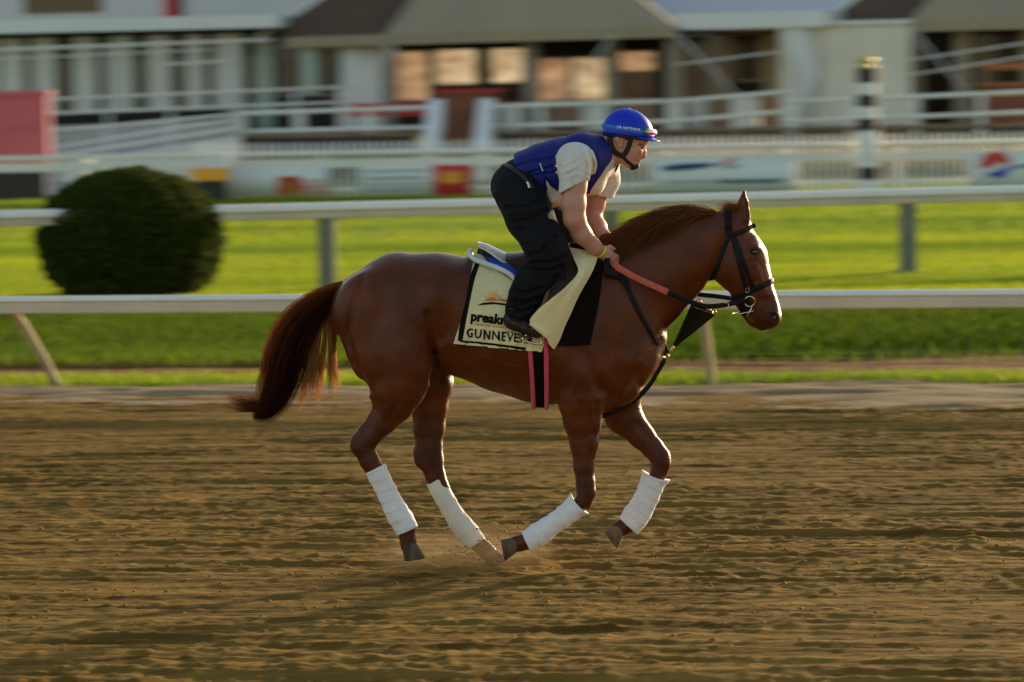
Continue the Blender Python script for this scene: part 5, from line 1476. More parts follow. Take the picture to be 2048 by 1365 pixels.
# open the sleeves so the arm shows inside the hem
for a, b in (((1150, 366, -.232), (1148, 410, -.242)), ((1202, 385, .236), (1198, 412, .24))): SF.C(W(*a), W(*b), .064, .064, .0, sub=True)
SF.C(W(1222, 300, 0), W(1246, 296, 0), .070, .085, .006, sub=True)
SF.E(st(1228, 322, .01, 26, .050), st(1222, 352, .01, 14, .030), .006, sub=True)
V, F_ = SF.smooth_surface(1); mesh('shirt', V, F_, MAT_SHIRT, person)

# ---- padded vest
VF = Field(LO, HI, HB)
VF.chain([st(1052, 339, 0, 39, .168), st(1088, 340, 0, 54, .182), st(1130, 336, 0, 61, .190), st(1166, 328, 0, 58, .188), st(1190, 318, 0, 46, .150)], .02)
VF.C(W(1163, 312, -.10), W(1198, 318, .12), .118, .108, .04)
VF.E(st(1176, 352, .02, 34, .15), st(1184, 366, .03, 20, .12), .03)
# armholes
VF.E(st(1158, 331, -.24, 43, .125), st(1154, 352, -.24, 43, .125), .008, sub=True)
VF.E(st(1155, 370, -.24, 32, .115), st(1150, 400, -.24, 34, .10), .008, sub=True)
VF.E(st(1206, 334, .24, 40, .115), st(1204, 352, .24, 40, .115), .008, sub=True)
VF.E(st(1204, 375, .24, 36, .10), st(1200, 400, .24, 36, .10), .008, sub=True)
# neck, front opening, bottom edge
VF.C(W(1219, 300, 0), W(1252, 288, 0), .078, .11, .006, sub=True)
VF.E(st(1228, 318, .0, 28, .10), st(1221, 345, -.01, 25, .14), .006, sub=True)
VF.E(st(1221, 345, -.01, 25, .14), st(1203, 385, -.03, 22, .17), .006, sub=True)
VF.E(st(1203, 385, -.03, 22, .17), st(1200, 410, -.03, 22, .17), .006, sub=True)
VF.half(W(1027, 314, 0), (-.99, 0, .0))
VF.half(W(1046, 347, 0), (-.60, 0, -.80)) if False else None
n_ = np.array([-(392-335), 0, -(1102-1029)], float)
VF.half(W(1027, 338, 0), (-.62, 0, -.78))
VF.half(W(1110, 399, 0), (.05, 0, -1))
# seams between the foam blocks
for fo in (((1028, 333), (1060, 322), (1100, 315), (1122, 309)), ((1045, 350), (1080, 339), (1122, 328)), ((1078, 321), (1088, 350), (1100, 382)), ((1050, 352), (1080, 348), (1124, 342)), ((1120, 309), (1124, 340), (1124, 380))):
    VF.brush(pxl(*fo), 1.7*PXM, -.011)
VF.brush(pxl((1060, 330), (1100, 323)), 5*PXM, .003); VF.brush(pxl((1070, 360), (1080, 372)), 7*PXM, .003); VF.brush(pxl((1104, 350), (1110, 372)), 7*PXM, .003)
V, F_ = VF.smooth_surface(1); vest = mesh('vest', V, F_, MAT_VEST, person)
# pale piping at the arm and neck edge, zip tab
P, Nn = on_surface(VF, [(1080, 327), (1083, 337), (1086, 342)], .0015, 10)
v, f = strap_geo(P, Nn, .006, .004); mesh('zip_tab', v, f, MAT_TRIM, vest)
# shirt front panel between the vest straps
P = [W(1188, 350, -.10), W(1203, 338, -.03), W(1204, 362, -.02), W(1194, 392, -.06), W(1180, 380, -.115)]
# belt with a hanging loop
MAT_BELT = M('belt', (0.02, 0.018, 0.016), rough=.5)
P, Nn = on_surface(TF, [(1003, 331), (1012, 330), (1024, 336), (1040, 348), (1056, 364), (1068, 376)], .002, 24)
v, f = strap_geo(P, Nn, .022, .005); mesh('belt', v, f, MAT_BELT, person)
P, Nn = on_surface(TF, [(1054, 364), (1058, 372), (1058, 376)], .006, 8)
v, f = strap_geo(P, Nn, .012, .002); mesh('label', v, f, MAT_TRIM, person)

# ---- boots
for sy, dx, dz in ((-1, 0, 0), (1, 21, -8)):
    BF = Field(W(985+dx, 690+dz, 0)*[1, 0, 1] + [0, (-.44 if sy < 0 else .24), 0], W(1115+dx, 590+dz, 0)*[1, 0, 1] + [0, (-.24 if sy < 0 else .44), 0], .0045)
    yb = sy*.325
    BF.C(W(1038+dx, 612+dz, yb), W(1030+dx, 640+dz, yb), .058, .050, .02)
    BF.E(st(1022+dx, 641+dz, yb, 15, .038), st(1034+dx, 648+dz, yb, 14, .036), .02)
    BF.chain([st(1028+dx, 638+dz, yb, 17, .040), st(1052+dx, 655+dz, yb+sy*.005, 13, .043), st(1076+dx, 668+dz, yb+sy*.01, 9.5, .036)], .02)
    BF.half(W(1045+dx, 662+dz, 0), (-.29, 0, -.957))
    BF.brush(pxl((1022+dx, 634+dz), (1046+dx, 640+dz)), 2.4*PXM, -.006)
    V, F_ = BF.smooth_surface(1); b = mesh('boot', V, F_, MAT_BOOT, person)
    SO = Field(BF.lo, BF.lo + BF.h*(BF.n-1), .0045)
    SO.chain([st(1020+dx, 650+dz, yb, 14, .040), st(1050+dx, 662+dz, yb+sy*.005, 13, .044), st(1077+dx, 671+dz, yb+sy*.01, 9, .038)], .02)
    SO.half(W(1045+dx, 662.5+dz, 0), (.29, 0, .957)); SO.half(W(1045+dx, 668.5+dz, 0), (-.29, 0, -.957))
    V, F_ = SO.smooth_surface(1); mesh('sole', V, F_, MAT_SOLE, b)

# ---- helmet
hc = W(1254.5, 267, 0)
def helm(u, v_, g=0.0):
    """u azimuth (0 front), v elevation (0 rim .. 90 crown)"""
    ex, ey, ez = .133+g, .106+g, .126+g
    c = math.cos(v_); x = ex*c*math.cos(u); y = -ey*c*math.sin(u); z = ez*math.sin(v_)
    k = 1 + .02*math.cos(u)*c
    tilt = math.radians(-7); X_ = x*k; Z_ = z
    return hc + np.array([X_*math.cos(tilt) - Z_*math.sin(tilt)*.4, y, X_*math.sin(tilt) + Z_])
nu, nv = 72, 26; v = []
for j in range(nv):
    el = math.radians(-5 + 95*j/(nv-1))
    for i in range(nu):
        u = 2*math.pi*i/nu; pl = .0010*abs(math.cos(u*3))**8*(1 if j < nv-1 else 0)
        v.append(helm(u, el, -pl))
f = [(j*nu+i, j*nu+(i+1) % nu, (j+1)*nu+(i+1) % nu, (j+1)*nu+i) for j in range(nv-1) for i in range(nu)]
k = len(v)
for i in range(nu): v.append(helm(2*math.pi*i/nu, math.radians(-4), -.012))
for i in range(nu): v.append(helm(2*math.pi*i/nu, math.radians(20), -.022))
f += [(k+i, k+(i+1) % nu, (i+1) % nu, i) for i in range(nu)] + [(k+nu+i, k+nu+(i+1) % nu, k+(i+1) % nu, k+i) for i in range(nu)]
helmet = mesh('helmet', np.array(v), f, MAT_HELMET, person)
b = MB(); b.tube([helm(0, math.radians(90), -.003), helm(0, math.radians(90), .003), helm(0, math.radians(90), .0045)], [.009, .007, .002], 14); b.build('button', MAT_HELMET, helmet, smooth=True)
# peak
v = []; na_, nr_ = 25, 6
for i in range(na_):
    u = math.radians(-68 + 136*i/(na_-1)); e = math.cos(u*90/68)
    for j in range(nr_):
        t = j/(nr_-1); p = helm(u, math.radians(-5), .001); q = np.array([math.cos(u), -math.sin(u), 0])
        v.append(p + q*np.array([1, .6, 0])*(.031*t*max(e, 0)**.5) + np.array([0, 0, -.010*t*max(e, 0)**.5 - .004*t*t]))
n0 = len(v); v += [np.array(p) - [0, 0, .004] for p in v]
f = [(i*nr_+j, i*nr_+j+1, (i+1)*nr_+j+1, (i+1)*nr_+j) for i in range(na_-1) for j in range(nr_-1)]
f += [tuple(n0+a for a in q[::-1]) for q in f]
f += [(i*nr_+nr_-1, n0+i*nr_+nr_-1, n0+(i+1)*nr_+nr_-1, (i+1)*nr_+nr_-1) for i in range(na_-1)]
mesh('peak', np.array(v), f, MAT_HELMET, helmet)
# dark inner rim
P = [helm(2*math.pi*i/40, math.radians(-7), -.008) for i in range(40)]
Nn = [np.array([math.cos(2*math.pi*i/40), -math.sin(2*math.pi*i/40), 0]) for i in range(40)]
v, f = strap_geo(P, Nn, .022, .006, closed=True); mesh('inner_rim', v, f, MAT_STRAP, helmet)
# goggles
v = []; nl, nr_ = 26, 7
for i in range(nl):
    u = math.radians(-54 + 108*i/(nl-1)); ed = min(1, (1-abs(2*i/(nl-1)-1))*7)
    for j in range(nr_):
        el = math.radians(8 + (15*(j/(nr_-1)) - 7.5)*max(.25, ed)**.5); bul = .012*(1-(2*j/(nr_-1)-1)**4)*ed
        v.append(helm(u, el, .004 + bul))
f = [(i*nr_+j, (i+1)*nr_+j, (i+1)*nr_+j+1, i*nr_+j+1) for i in range(nl-1) for j in range(nr_-1)]
gog = mesh('goggles', np.array(v), f, MAT_LENS, helmet)
gog_me = gog.data
MAT_GSTRAP = M('blue_elastic', (0.03, 0.16, 0.55), rough=.7)
uu = np.radians(np.linspace(54, 306, 50)); P = [helm(u, math.radians(6 + 6*math.sin((u-math.radians(54))/math.radians(252)*math.pi)), .002) for u in uu]; Nn = [p - hc for p in P]
v, f = strap_geo(P, Nn, .020, .003); mesh('elastic_strap', v, f, MAT_GSTRAP, helmet)


def text_mesh(name, body, size, mat, parent, fn, bold=0.0, spacing=1.0, shear=0.0, xscale=1.0):
    """lettering; fn maps flat letter coordinates (n x 2) to points in the scene"""
    cu = bpy.data.curves.new(name, 'FONT'); cu.body = body; cu.size = size; cu.offset = bold; cu.space_character = spacing; cu.shear = shear; cu.resolution_u = 3
    o = bpy.data.objects.new(name, cu); COL.objects.link(o)
    dg = bpy.context.evaluated_depsgraph_get(); dg.update()
    me = bpy.data.meshes.new_from_object(o.evaluated_get(dg)); bpy.data.objects.remove(o)
    bm = bmesh.new(); bm.from_mesh(me); bmesh.ops.triangulate(bm, faces=bm.faces)
    bm.verts.ensure_lookup_table(); bm.verts.index_update()
    v2 = np.array([[w.co.x*xscale, w.co.y] for w in bm.verts]); fs = [tuple(w.index for w in q.verts) for q in bm.faces]; bm.free(); bpy.data.meshes.remove(me)
    return mesh(name, fn(v2), fs, mat, parent, smooth=False)


# name on the helmet band
def on_helm(v2):
    out = []
    for x, y in v2:
        u = math.radians(90 + 24) - x/.106; out.append(helm(u, math.radians(10.5) + y/.14 - x*.35, .0055))
    return np.array(out)
MAT_WHITEINK = M('white_lettering', (0.85, 0.85, 0.85), rough=.6)
text_mesh('lettering', 'J.R. LEYTACK', .0165, MAT_WHITEINK, helmet, on_helm, bold=.0004)

# ---- chin strap (harness round the ear, cup on the chin)
for sy in (-1, 1):
    for pts, wd in (([(1219, 268), (1220, 283), (1226, 299), (1236, 309), (1247, 313)], .027), ([(1262, 270), (1260, 285), (1254, 301), (1246, 313)], .025), ([(1242, 308), (1250, 319), (1260, 328), (1268, 334)], .017)):
        P, Nn = on_surface(PB, pts, .0035, 22, side=sy)
        v, f = strap_geo(P, Nn, wd, .005); mesh('chin_strap', v, f, MAT_STRAP, helmet)
CF = Field(W(1245, 350, 0)*[1, 0, 1] + [0, -.06, 0], W(1290, 310, 0)*[1, 0, 1] + [0, .06, 0], .0035)
CF.chain([st(1266, 332, 0, 9, .033), st(1271, 331, 0, 8, .030)], .004); CF.E(st(1268, 322, 0, 9, .05), st(1276, 318, 0, 7, .05), .004, sub=True)
V, F_ = CF.smooth_surface(1); mesh('chin_cup', V, F_, MAT_STRAP, helmet)

# ---- wrist bands
def band(c, ax, r, w, mat, name):
    ax = np.array(ax, float); ax /= np.linalg.norm(ax); a = np.cross(ax, [0, 1, 0]); a /= np.linalg.norm(a); b = np.cross(ax, a)
    an = np.linspace(0, 2*math.pi, 28, endpoint=False)
    P = np.array([c + r*(a*math.cos(t) + b*math.sin(t)) for t in an]); v, f = strap_geo(P, P - c, w, .004, closed=True); mesh(name, v, f, mat, person)
band(W(1203, 504, -.138), W(1219, 515, -.125) - W(1188, 494, -.165), .033, .012, MAT_YELLOW, 'wristband')
band(W(1211, 478, .075), W(1214, 482, .06) - W(1209, 474, .09), .032, .022, MAT_STRAP, 'watch')
# ================================================================== TACK
MAT_CLOTH = M('cream_saddle_cloth', (0.80, 0.70, 0.385), rough=0.85, spec=0.15, bump=0.25, bscale=240, var=0.05, vscale=6, sheen=0.15, wave=(9, .3))
MAT_CLOTHBLK = M('black_border', (0.008, 0.0075, 0.0075), rough=0.9, spec=.1, bump=0.2, bscale=240)
MAT_INK = M('black_print', (0.008, 0.008, 0.008), rough=0.9, spec=.1)
MAT_SUNINK = M('orange_print', (0.85, 0.50, 0.09), rough=0.8)
MAT_REDINK = M('red_print', (0.62, 0.16, 0.12), rough=0.8)
MAT_PADDARK = M('dark_brown_pad', (0.010, 0.0065, 0.0055), rough=0.95, spec=.05, bump=0.5, bscale=160)
MAT_SADDLE = M('brown_saddle_leather', (0.060, 0.030, 0.022), rough=0.4, spec=0.45, bump=0.12, bscale=110, var=0.15, vscale=12)
MAT_SEAT = M('white_saddle_leather', (0.72, 0.68, 0.60), rough=0.35, spec=0.4, var=0.06, vscale=9)
MAT_BLUEPAD = M('blue_pad', (0.02, 0.07, 0.38), rough=0.8, bump=0.3, bscale=180)
MAT_FLEECE = M('white_fleece', (0.74, 0.74, 0.78), rough=0.95, bump=0.9, bscale=130, sheen=0.4)
MAT_TAN = M('russet_leather', (0.22, 0.065, 0.03), rough=0.5, bump=0.15, bscale=120)
MAT_PINK = M('pink_sheepskin', (0.78, 0.075, 0.15), rough=0.95, bump=1.0, bscale=120, sheen=0.4, var=0.15, vscale=60)

ZC = W(1080, 655, 0)[2]


def barrel(xpx_fn, rows, cols, off, bottom_px, top_only=False, near_top=None):
    """sheet wrapped over the back: row u runs nose-ward, column from near bottom over the top to far bottom"""
    pass


def wrap_sheet(edge_back, edge_front, off, nu=40, nv=70, both=True):
    """edge_* = (near side bottom px, near side top px) joined by straight lines on the barrel; sheet hangs down both sides"""
    rows = []
    for i in range(nu):
        t = i/(nu-1)
        bot = np.array(edge_back[0])*(1-t) + np.array(edge_front[0])*t; top = np.array(edge_back[1])*(1-t) + np.array(edge_front[1])*t
        phis = np.radians(np.linspace(0, 128, 130)); Xb = W(*bot, -.28)[0]; Xt = W(*top, 0)[0]; zb = W(*bot, -.28)[2]
        zt = W(*top, 0)[2]
        z_est = ZC + .36*np.cos(phis); fr = np.clip((zt - z_est)/max(zt - zb, 1e-3), 0, 1.2); xs = Xt + (Xb-Xt)*fr
        o = np.stack([xs, 0*xs, np.full_like(xs, ZC)], 1); d = np.stack([0*xs, -np.sin(phis), np.cos(phis)], 1)
        H = HF.hit(o + d*.62, -d, off, tmax=.55, n=300)
        ok = ~np.isnan(H[:, 0]); H = H[ok]
        k = np.argmax(H[:, 2] < zb) if np.any(H[:, 2] < zb) else len(H)-1
        H = H[:k+1]; sarc = np.concatenate([[0], np.cumsum(np.linalg.norm(np.diff(H, axis=0), axis=1))])
        s = np.linspace(0, sarc[-1], nv); near = np.stack([np.interp(s, sarc, H[:, c]) for c in range(3)], 1)
        far = near*[1, -1, 1]
        rows.append(np.vstack([near[::-1], far[1:]]) if both else near[::-1])
    R = np.array(rows)
    for _ in range(4): R[1:-1, 1:-1] = (R[:-2, 1:-1] + R[2:, 1:-1] + R[1:-1, :-2] + R[1:-1, 2:] + 2*R[1:-1, 1:-1])/6
    return R


def sheet(name, R, thick, mat, parent, mats=None, mi=None, two=True):
    nu, nv, _ = R.shape
    du = np.gradient(R, axis=0); dv = np.gradient(R, axis=1); N_ = np.cross(du, dv); N_ /= np.linalg.norm(N_, axis=2, keepdims=True) + 1e-9
    V = np.concatenate([R.reshape(-1, 3), (R + N_*thick).reshape(-1, 3)]); n = nu*nv; idx = np.arange(n).reshape(nu, nv)
    q = np.stack([idx[:-1, :-1], idx[1:, :-1], idx[1:, 1:], idx[:-1, 1:]], -1).reshape(-1, 4)
    f = [q[:, ::-1], q + n]
    for e in (idx[0], idx[-1][::-1], idx[:, 0][::-1], idx[:, -1]): f.append(np.stack([e[:-1], e[1:], e[1:]+n, e[:-1]+n], -1))
    return mesh(name, V, np.concatenate(f), mat, parent)


# dark pad under everything
pad = empty('saddle_pad', tuple(W(1160, 560, 0)), 0, 'dark brown saddle pad showing in front of the cream cloth on the horse\'s shoulder', 'saddle pad')
R = wrap_sheet(((1080, 694), (1080, 522)), ((1182, 689), (1206, 510)), .006, 30, 60)
c_ = R.copy(); sheet('pad_cloth', R, .006, MAT_PADDARK, pad)

cloth = empty('saddle_cloth', tuple(W(1000, 600, 0)), 0, 'cream saddle cloth with black border and lettering, front edge folded back, on the chestnut horse', 'saddle cloth')
RC = wrap_sheet(((910, 687), (948, 519)), ((1085, 702), (1140, 512)), .016, 56, 70)
# hem ripples low down
vv = np.linspace(1, 0, 70)
for i in range(56):
    rp = .006*math.sin(i*.55) + .004*math.sin(i*1.21+1)
    for j in range(24):
        w = (1-j/24)**2; RC[i, j, 1] -= (.010 + rp)*w; RC[i, -1-j, 1] += (.010 + rp)*w
sheet('cloth', RC, .005, MAT_CLOTH, cloth)


def cloth_pt(a, b, lift):
    """a 0..1 rear to front, b 0..1 from the near bottom to the spine"""
    a = np.clip(a, 0, 1)*55; b = np.clip(b, 0, 1)*69; i = np.minimum(a.astype(int), 54); j = np.minimum(b.astype(int), 68); ta, tb = a-i, b-j
    P = (RC[i, j].T*(1-ta)*(1-tb) + RC[i+1, j].T*ta*(1-tb) + RC[i, j+1].T*(1-ta)*tb + RC[i+1, j+1].T*ta*tb).T
    e1 = RC[i+1, j]-RC[i, j]; e2 = RC[i, j+1]-RC[i, j]; n = np.cross(e1, e2); n /= np.linalg.norm(n, axis=1)[:, None]
    n *= np.sign(-n[:, 1:2]); return P + n*lift


# the sheet's outward side is where the thickness went; find it once
_lift = .0085
# invert: pixel -> (a,b) by nearest sample on a fine grid
_A, _B = np.meshgrid(np.linspace(0, 1, 260), np.linspace(0, 1, 260), indexing='ij'); _P = cloth_pt(_A.ravel(), _B.ravel(), 0.0)
_d = _P - CAM_LOC; _z = _d @ _f; _PX = np.stack([1024 + FPX*(_d @ _rt)/_z, 682.5 - FPX*(_d @ _up)/_z], 1)


def ab_of(px):
    px = np.asarray(px); out = np.zeros((len(px), 2))
    for i, p in enumerate(px):
        k = np.argsort(((_PX - p)**2).sum(1))[:4]; w = 1/(((_PX[k]-p)**2).sum(1)+1e-3); w /= w.sum(); out[i] = [(w*_A.ravel()[k]).sum(), (w*_B.ravel()[k]).sum()]
    return out


def on_cloth(px, lift): ab = ab_of(px); return cloth_pt(ab[:, 0], ab[:, 1], lift)


# black border along the rear and bottom edges
def ribbon_print(path, w, mat, name, n=60):
    p = spline(path, n); t = np.gradient(p, axis=0); t /= np.linalg.norm(t, axis=1)[:, None]; nn = np.stack([-t[:, 1], t[:, 0]], 1)
    wd = np.interp(np.linspace(0, 1, n), np.linspace(0, 1, len(w)), w); R = np.stack([on_cloth(p + nn*(wd*k)[:, None], _lift - .001) for k in (-.5, 0, .5)], 1)
    sheet(name, R, .0010, mat, cloth)
ribbon_print([(955, 528), (943, 563), (932, 615), (921, 682)], [9, 11, 11, 10], MAT_CLOTHBLK, 'border')
ribbon_print([(921, 682), (960, 686), (1000, 691), (1052, 698)], [3.6, 4, 4.5, 5.5], MAT_CLOTHBLK, 'border')


def letters(body, p0, p1, hpx, mat, name, bold=0.0, spacing=1.0, xfit=True):
    """lettering whose baseline runs from pixel p0 to p1"""
    p0 = np.array(p0, float); p1 = np.array(p1, float); L_ = np.linalg.norm(p1-p0); e = (p1-p0)/L_; nrm = np.array([e[1], -e[0]])

    def fn(v2):
        w = v2[:, 0].max() - v2[:, 0].min(); h = v2[:, 1].max(); x = (v2[:, 0]-v2[:, 0].min())/w*L_; y = v2[:, 1]/.72*hpx
        return on_cloth(p0 + np.outer(x, e) + np.outer(y, nrm), _lift + .0006)
    return text_mesh(name, body, 1.0, mat, cloth, fn, bold=bold, spacing=spacing)


letters('GUNNEVERA', (932, 674), (1068, 688), 18.5, MAT_INK, 'lettering', bold=.020, spacing=1.06)
letters('preakness', (941, 641), (1046, 655), 19, MAT_INK, 'lettering', bold=.045)
letters('stakes contender', (949, 650), (1040, 661), 6, MAT_REDINK, 'lettering', bold=.01)


def print_shape(px, mat, name, lift=.0006):
    """flat printed patch: triangle fan pieces kept small so that they follow the cloth"""
    px = np.array(px, float); c = px.mean(0); mb_v = [c] + list(px); fine = []; fc = []
    n = len(px)
    for i in range(n):
        a, b = px[i], px[(i+1) % n]; k = len(fine); fine += [c, c*.5+a*.5, c*.5+b*.5, a, b]; fc += [(k, k+1, k+2), (k+1, k+3, k+4, k+2)]
    return mesh(name, on_cloth(np.array(fine), _lift + lift), fc, mat, cloth, smooth=False)


# rising sun emblem with rays and two arcs
for k in range(9):
    an = math.radians(172 - k*20); c0 = np.array([986, 603]); d0 = np.array([math.cos(an), -math.sin(an)]); n0 = np.array([d0[1], -d0[0]])
    ln = (20, 24, 19, 25, 21, 26, 20, 24, 18)[k]
    print_shape([c0 + d0*7 + n0*2.2, c0 + d0*ln*1.0, c0 + d0*7 - n0*2.2], MAT_SUNINK, 'emblem')
print_shape([(968, 603), (972, 599.5), (986, 597), (1000, 598), (1016, 601), (1016, 606), (1000, 603), (984, 603)], MAT_REDINK, 'emblem')
print_shape([(954, 612), (966, 607), (985, 605.5), (1005, 607.5), (1018, 610), (1018, 613), (1004, 610.5), (985, 609.5), (966, 610.5)], MAT_INK, 'emblem')

# folded back front flap of the cloth, lifted by the wind
cols = [  # down the flap: (front edge px, y), (fold px, y), (inner edge px, y)
    ((1196, 512), -.135, (1166, 500), -.165, (1140, 497), -.110),
    ((1185, 540), -.215, (1166, 528), -.285, (1148, 520), -.235),
    ((1168, 570), -.285, (1158, 556), -.350, (1156, 545), -.315),
    ((1152, 600), -.310, (1136, 588), -.372, (1132, 574), -.355),
    ((1140, 628), -.315, (1112, 622), -.392, (1098, 602), -.385),
    ((1128, 654), -.315, (1096, 648), -.405, (1074, 622), -.405),
    ((1118, 680), -.312, (1090, 672), -.405, (1060, 646), -.412),
    ((1107, 698), -.310, (1092, 690), -.398, (1096, 670), -.400)]
# edges smoothed along the length
E0 = spline([(*c[0], c[1]) for c in cols], 40); E1 = spline([(*c[2], c[3]) for c in cols], 40); E2 = spline([(*c[4], c[5]) for c in cols], 40)
R = np.zeros((40, 22, 3))
for i in range(40):
    for j, t in enumerate(np.linspace(0, 1, 22)):
        q = (1-t)**2*E0[i] + 2*t*(1-t)*E1[i] + t*t*E2[i]; rip = .006*math.sin(t*9 + i*.12)*math.sin(i/39*math.pi)
        R[i, j] = W(q[0], q[1], q[2] + rip)
sheet('flap', R[:, ::-1], .005, MAT_CLOTH, cloth)
# rolled lower lip of the flap
lip = spline([(1060, 647), (1070, 652), (1082, 661), (1095, 674)], 16)
mesh('flap_roll', *tube_geo([W(a, b, -.408) for a, b in lip], np.interp(np.linspace(0, 1, 16), [0, .5, 1], [.010, .017, .012]), 12), MAT_CLOTH, cloth)

# ---- blue pad with white fleece rim, under the saddle
bluepad = empty('numnah', tuple(W(990, 530, 0)), 0, 'blue saddle pad with thick white fleece rim sticking out behind the saddle', 'saddle pad')
rim = [(1032, 560), (1020, 549), (1000, 538), (975, 529), (952, 521), (940, 512), (938, 505), (944, 500)]
ys = [-.265, -.25, -.22, -.19, -.165, -.13, -.07, 0]
RM = spline([(*a, y) for a, y in zip(rim, ys)], 40); P = [W(*q) for q in RM]; Pf = [p*[1, -1, 1] for p in P[-2::-1]]
PP = np.array(P + Pf); PP = smooth_pts(PP, 3)
v, f = tube_geo(PP, .0125, 12); mesh('fleece_rim', v, f, MAT_FLEECE, bluepad)
# pad surface between the rims
R = wrap_sheet(((1034, 563), (948, 508)), ((1120, 560), (1050, 508)), .027, 24, 40); sheet('pad', R, .006, MAT_BLUEPAD, bluepad)

# ---- saddle
saddle = empty('saddle', tuple(W(1050, 530, 0)), 0, 'light exercise saddle with white cantle and dark brown flaps under the crouching rider', 'saddle')
nS, nT = 34, 25; R = np.zeros((nS, nT, 3)); top = spline([(956, 489), (975, 494), (1000, 506), (1028, 517), (1060, 520), (1090, 511), (1120, 498), (1138, 496)], nS)
hw = np.interp(np.linspace(0, 1, nS), [0, .08, .25, .5, .75, 1], [.03, .095, .145, .125, .075, .045])
drop = np.interp(np.linspace(0, 1, nS), [0, .1, .3, .6, 1], [.010, .022, .040, .055, .060])
for i in range(nS):
    for j, t in enumerate(np.linspace(-1, 1, nT)):
        p = W(*top[i], 0); R[i, j] = p + np.array([0, t*hw[i], -drop[i]*abs(t)**2.2])
sheet('seat', R, .014, MAT_SEAT, saddle)
R3_ = wrap_sheet(((1040, 548), (980, 503)), ((1132, 560), (1124, 505)), .036, 24, 40); sheet('skirt', R3_, .006, MAT_SADDLE, saddle)
# padded brown underside following the seat
R2 = R.copy(); R2[:, :, 2] -= .018; R2[:, :, 1] *= 1.01
for i in range(nS):
    p = R2[i]; p[:, 2] -= .010*np.interp(i, [0, 6, 20, 33], [.1, .6, 1, 1])
sheet('panel', R2, -.026, MAT_SADDLE, saddle)
# flaps on both sides lying on the cloth
for sy in (-1, 1):
    o_ = [(1046, 530), (1150, 505), (1158, 540), (1152, 575), (1130, 610), (1100, 625), (1070, 610), (1052, 575)]
    cpx = np.mean(o_, 0); R = np.zeros((33, 9, 3)); ring = spline(o_ + [o_[0]], 33)
    for i in range(33):
        for j, t in enumerate(np.linspace(0.02, 1, 9)):
            q = cpx*(1-t) + ring[i]*t; R[i, j, 0:2] = q
    fl = R[:, :, :2].reshape(-1, 2); o = np.array([W(a, b, -.6) for a, b in fl]); d = np.array([ray(a, b) for a, b in fl]); d /= np.linalg.norm(d, axis=1)[:, None]
    H = HF.hit(o, d, .030); bad = np.isnan(H[:, 0]); H[bad] = np.array([W(*fl[k], -.12) for k in np.where(bad)[0]]).reshape(-1, 3)
    H = H.reshape(33, 9, 3); H[:, :, 1] *= -sy
    sheet('flap', H if sy > 0 else H, .006*(1 if sy > 0 else 1), MAT_SADDLE, saddle)
    # stirrup leather and iron
    lp = [W(1098, 545, 0)*[1, 0, 1] + [0, sy*.325, 0], W(1090, 590, 0)*[1, 0, 1] + [0, sy*.355, 0], W(1076, 625, 0)*[1, 0, 1] + [0, sy*.372, 0], W(1064, 652, 0)*[1, 0, 1] + [0, sy*.372, 0]]
    P = spline(lp, 16); v, f = strap_geo(P, np.tile([0, sy, .1], (16, 1)), .020, .005); sl_ = mesh('stirrup_leather', v, f, MAT_TAN, saddle)
    ir = [(1062, 650), (1050, 664), (1044, 671), (1056, 676), (1078, 680), (1082, 676), (1076, 664), (1064, 650)]
    P = np.array([W(a, b, 0)*[1, 0, 1] + [0, sy*.345, 0] for a, b in spline(ir, 40)]); mesh('stirrup_iron', *tube_geo(P, .0052, 8), MAT_STEEL, saddle)
# girth round the belly with pink sheepskin edges
def girth(xa, xb, w, mat, name, off, th, parent):
    pts = []; 
    A = W(xa[0], xa[1], 0); B = W(xb[0], xb[1], 0)
    phis = np.radians(np.linspace(60, 300, 110)); z_ = ZC + .38*np.cos(phis); fr = (A[2]-z_)/(A[2]-B[2]); xs = A[0] + (B[0]-A[0])*np.clip(fr, -.5, 1.1)
    o = np.stack([xs, 0*xs, np.full_like(xs, ZC)], 1); d = np.stack([0*xs, -np.sin(phis), np.cos(phis)], 1)
    H = HF.hit(o + d*.6, -d, off, tmax=.55, n=300); H = H[~np.isnan(H[:, 0])]; H = smooth_pts(H, 4)
    v, f = strap_geo(H, HF.grad(H), w, th); return mesh(name, v, f, mat, parent)
g = girth((1076, 680), (1081, 806), .078, MAT_PADDARK, 'girth', .010, .010, saddle)
girth((1058, 680), (1067, 808), .022, MAT_PINK, 'sheepskin_edge', .016, .020, g)
girth((1091, 690), (1093, 812), .022, MAT_PINK, 'sheepskin_edge', .016, .020, g)

# ---- bridle
bridle = empty('bridle', tuple(W(1480, 500, 0)), 0, 'black leather bridle with silver bit and buckles on the horse\'s head', 'bridle')


def bstrap(pix, w, name, parent=None, off=.0045, th=.005, mat=MAT_LEATHER, n=24, sides=(-1, 1)):
    out = []
    for sd in sides:
        P, Nn = on_surface(HF, pix, off, n, side=sd); v, f = strap_geo(P, Nn, w*PXM, th); out.append(mesh(name, v, f, mat, parent or bridle))
    return out


def bring(p1, p2, w, name, off=.0045, th=.006, a0=0, a1=360, bias=.5, mat=MAT_LEATHER):
    H, Nn, ok = ring_on(HF, p1, p2, off, 64, a0, a1, bias); cl = abs(a1-a0) > 359 and ok.all(); H = smooth_pts(H, 2, cl)
    v, f = strap_geo(H, Nn, w*PXM, th, closed=cl); return mesh(name, v, f, mat, bridle)


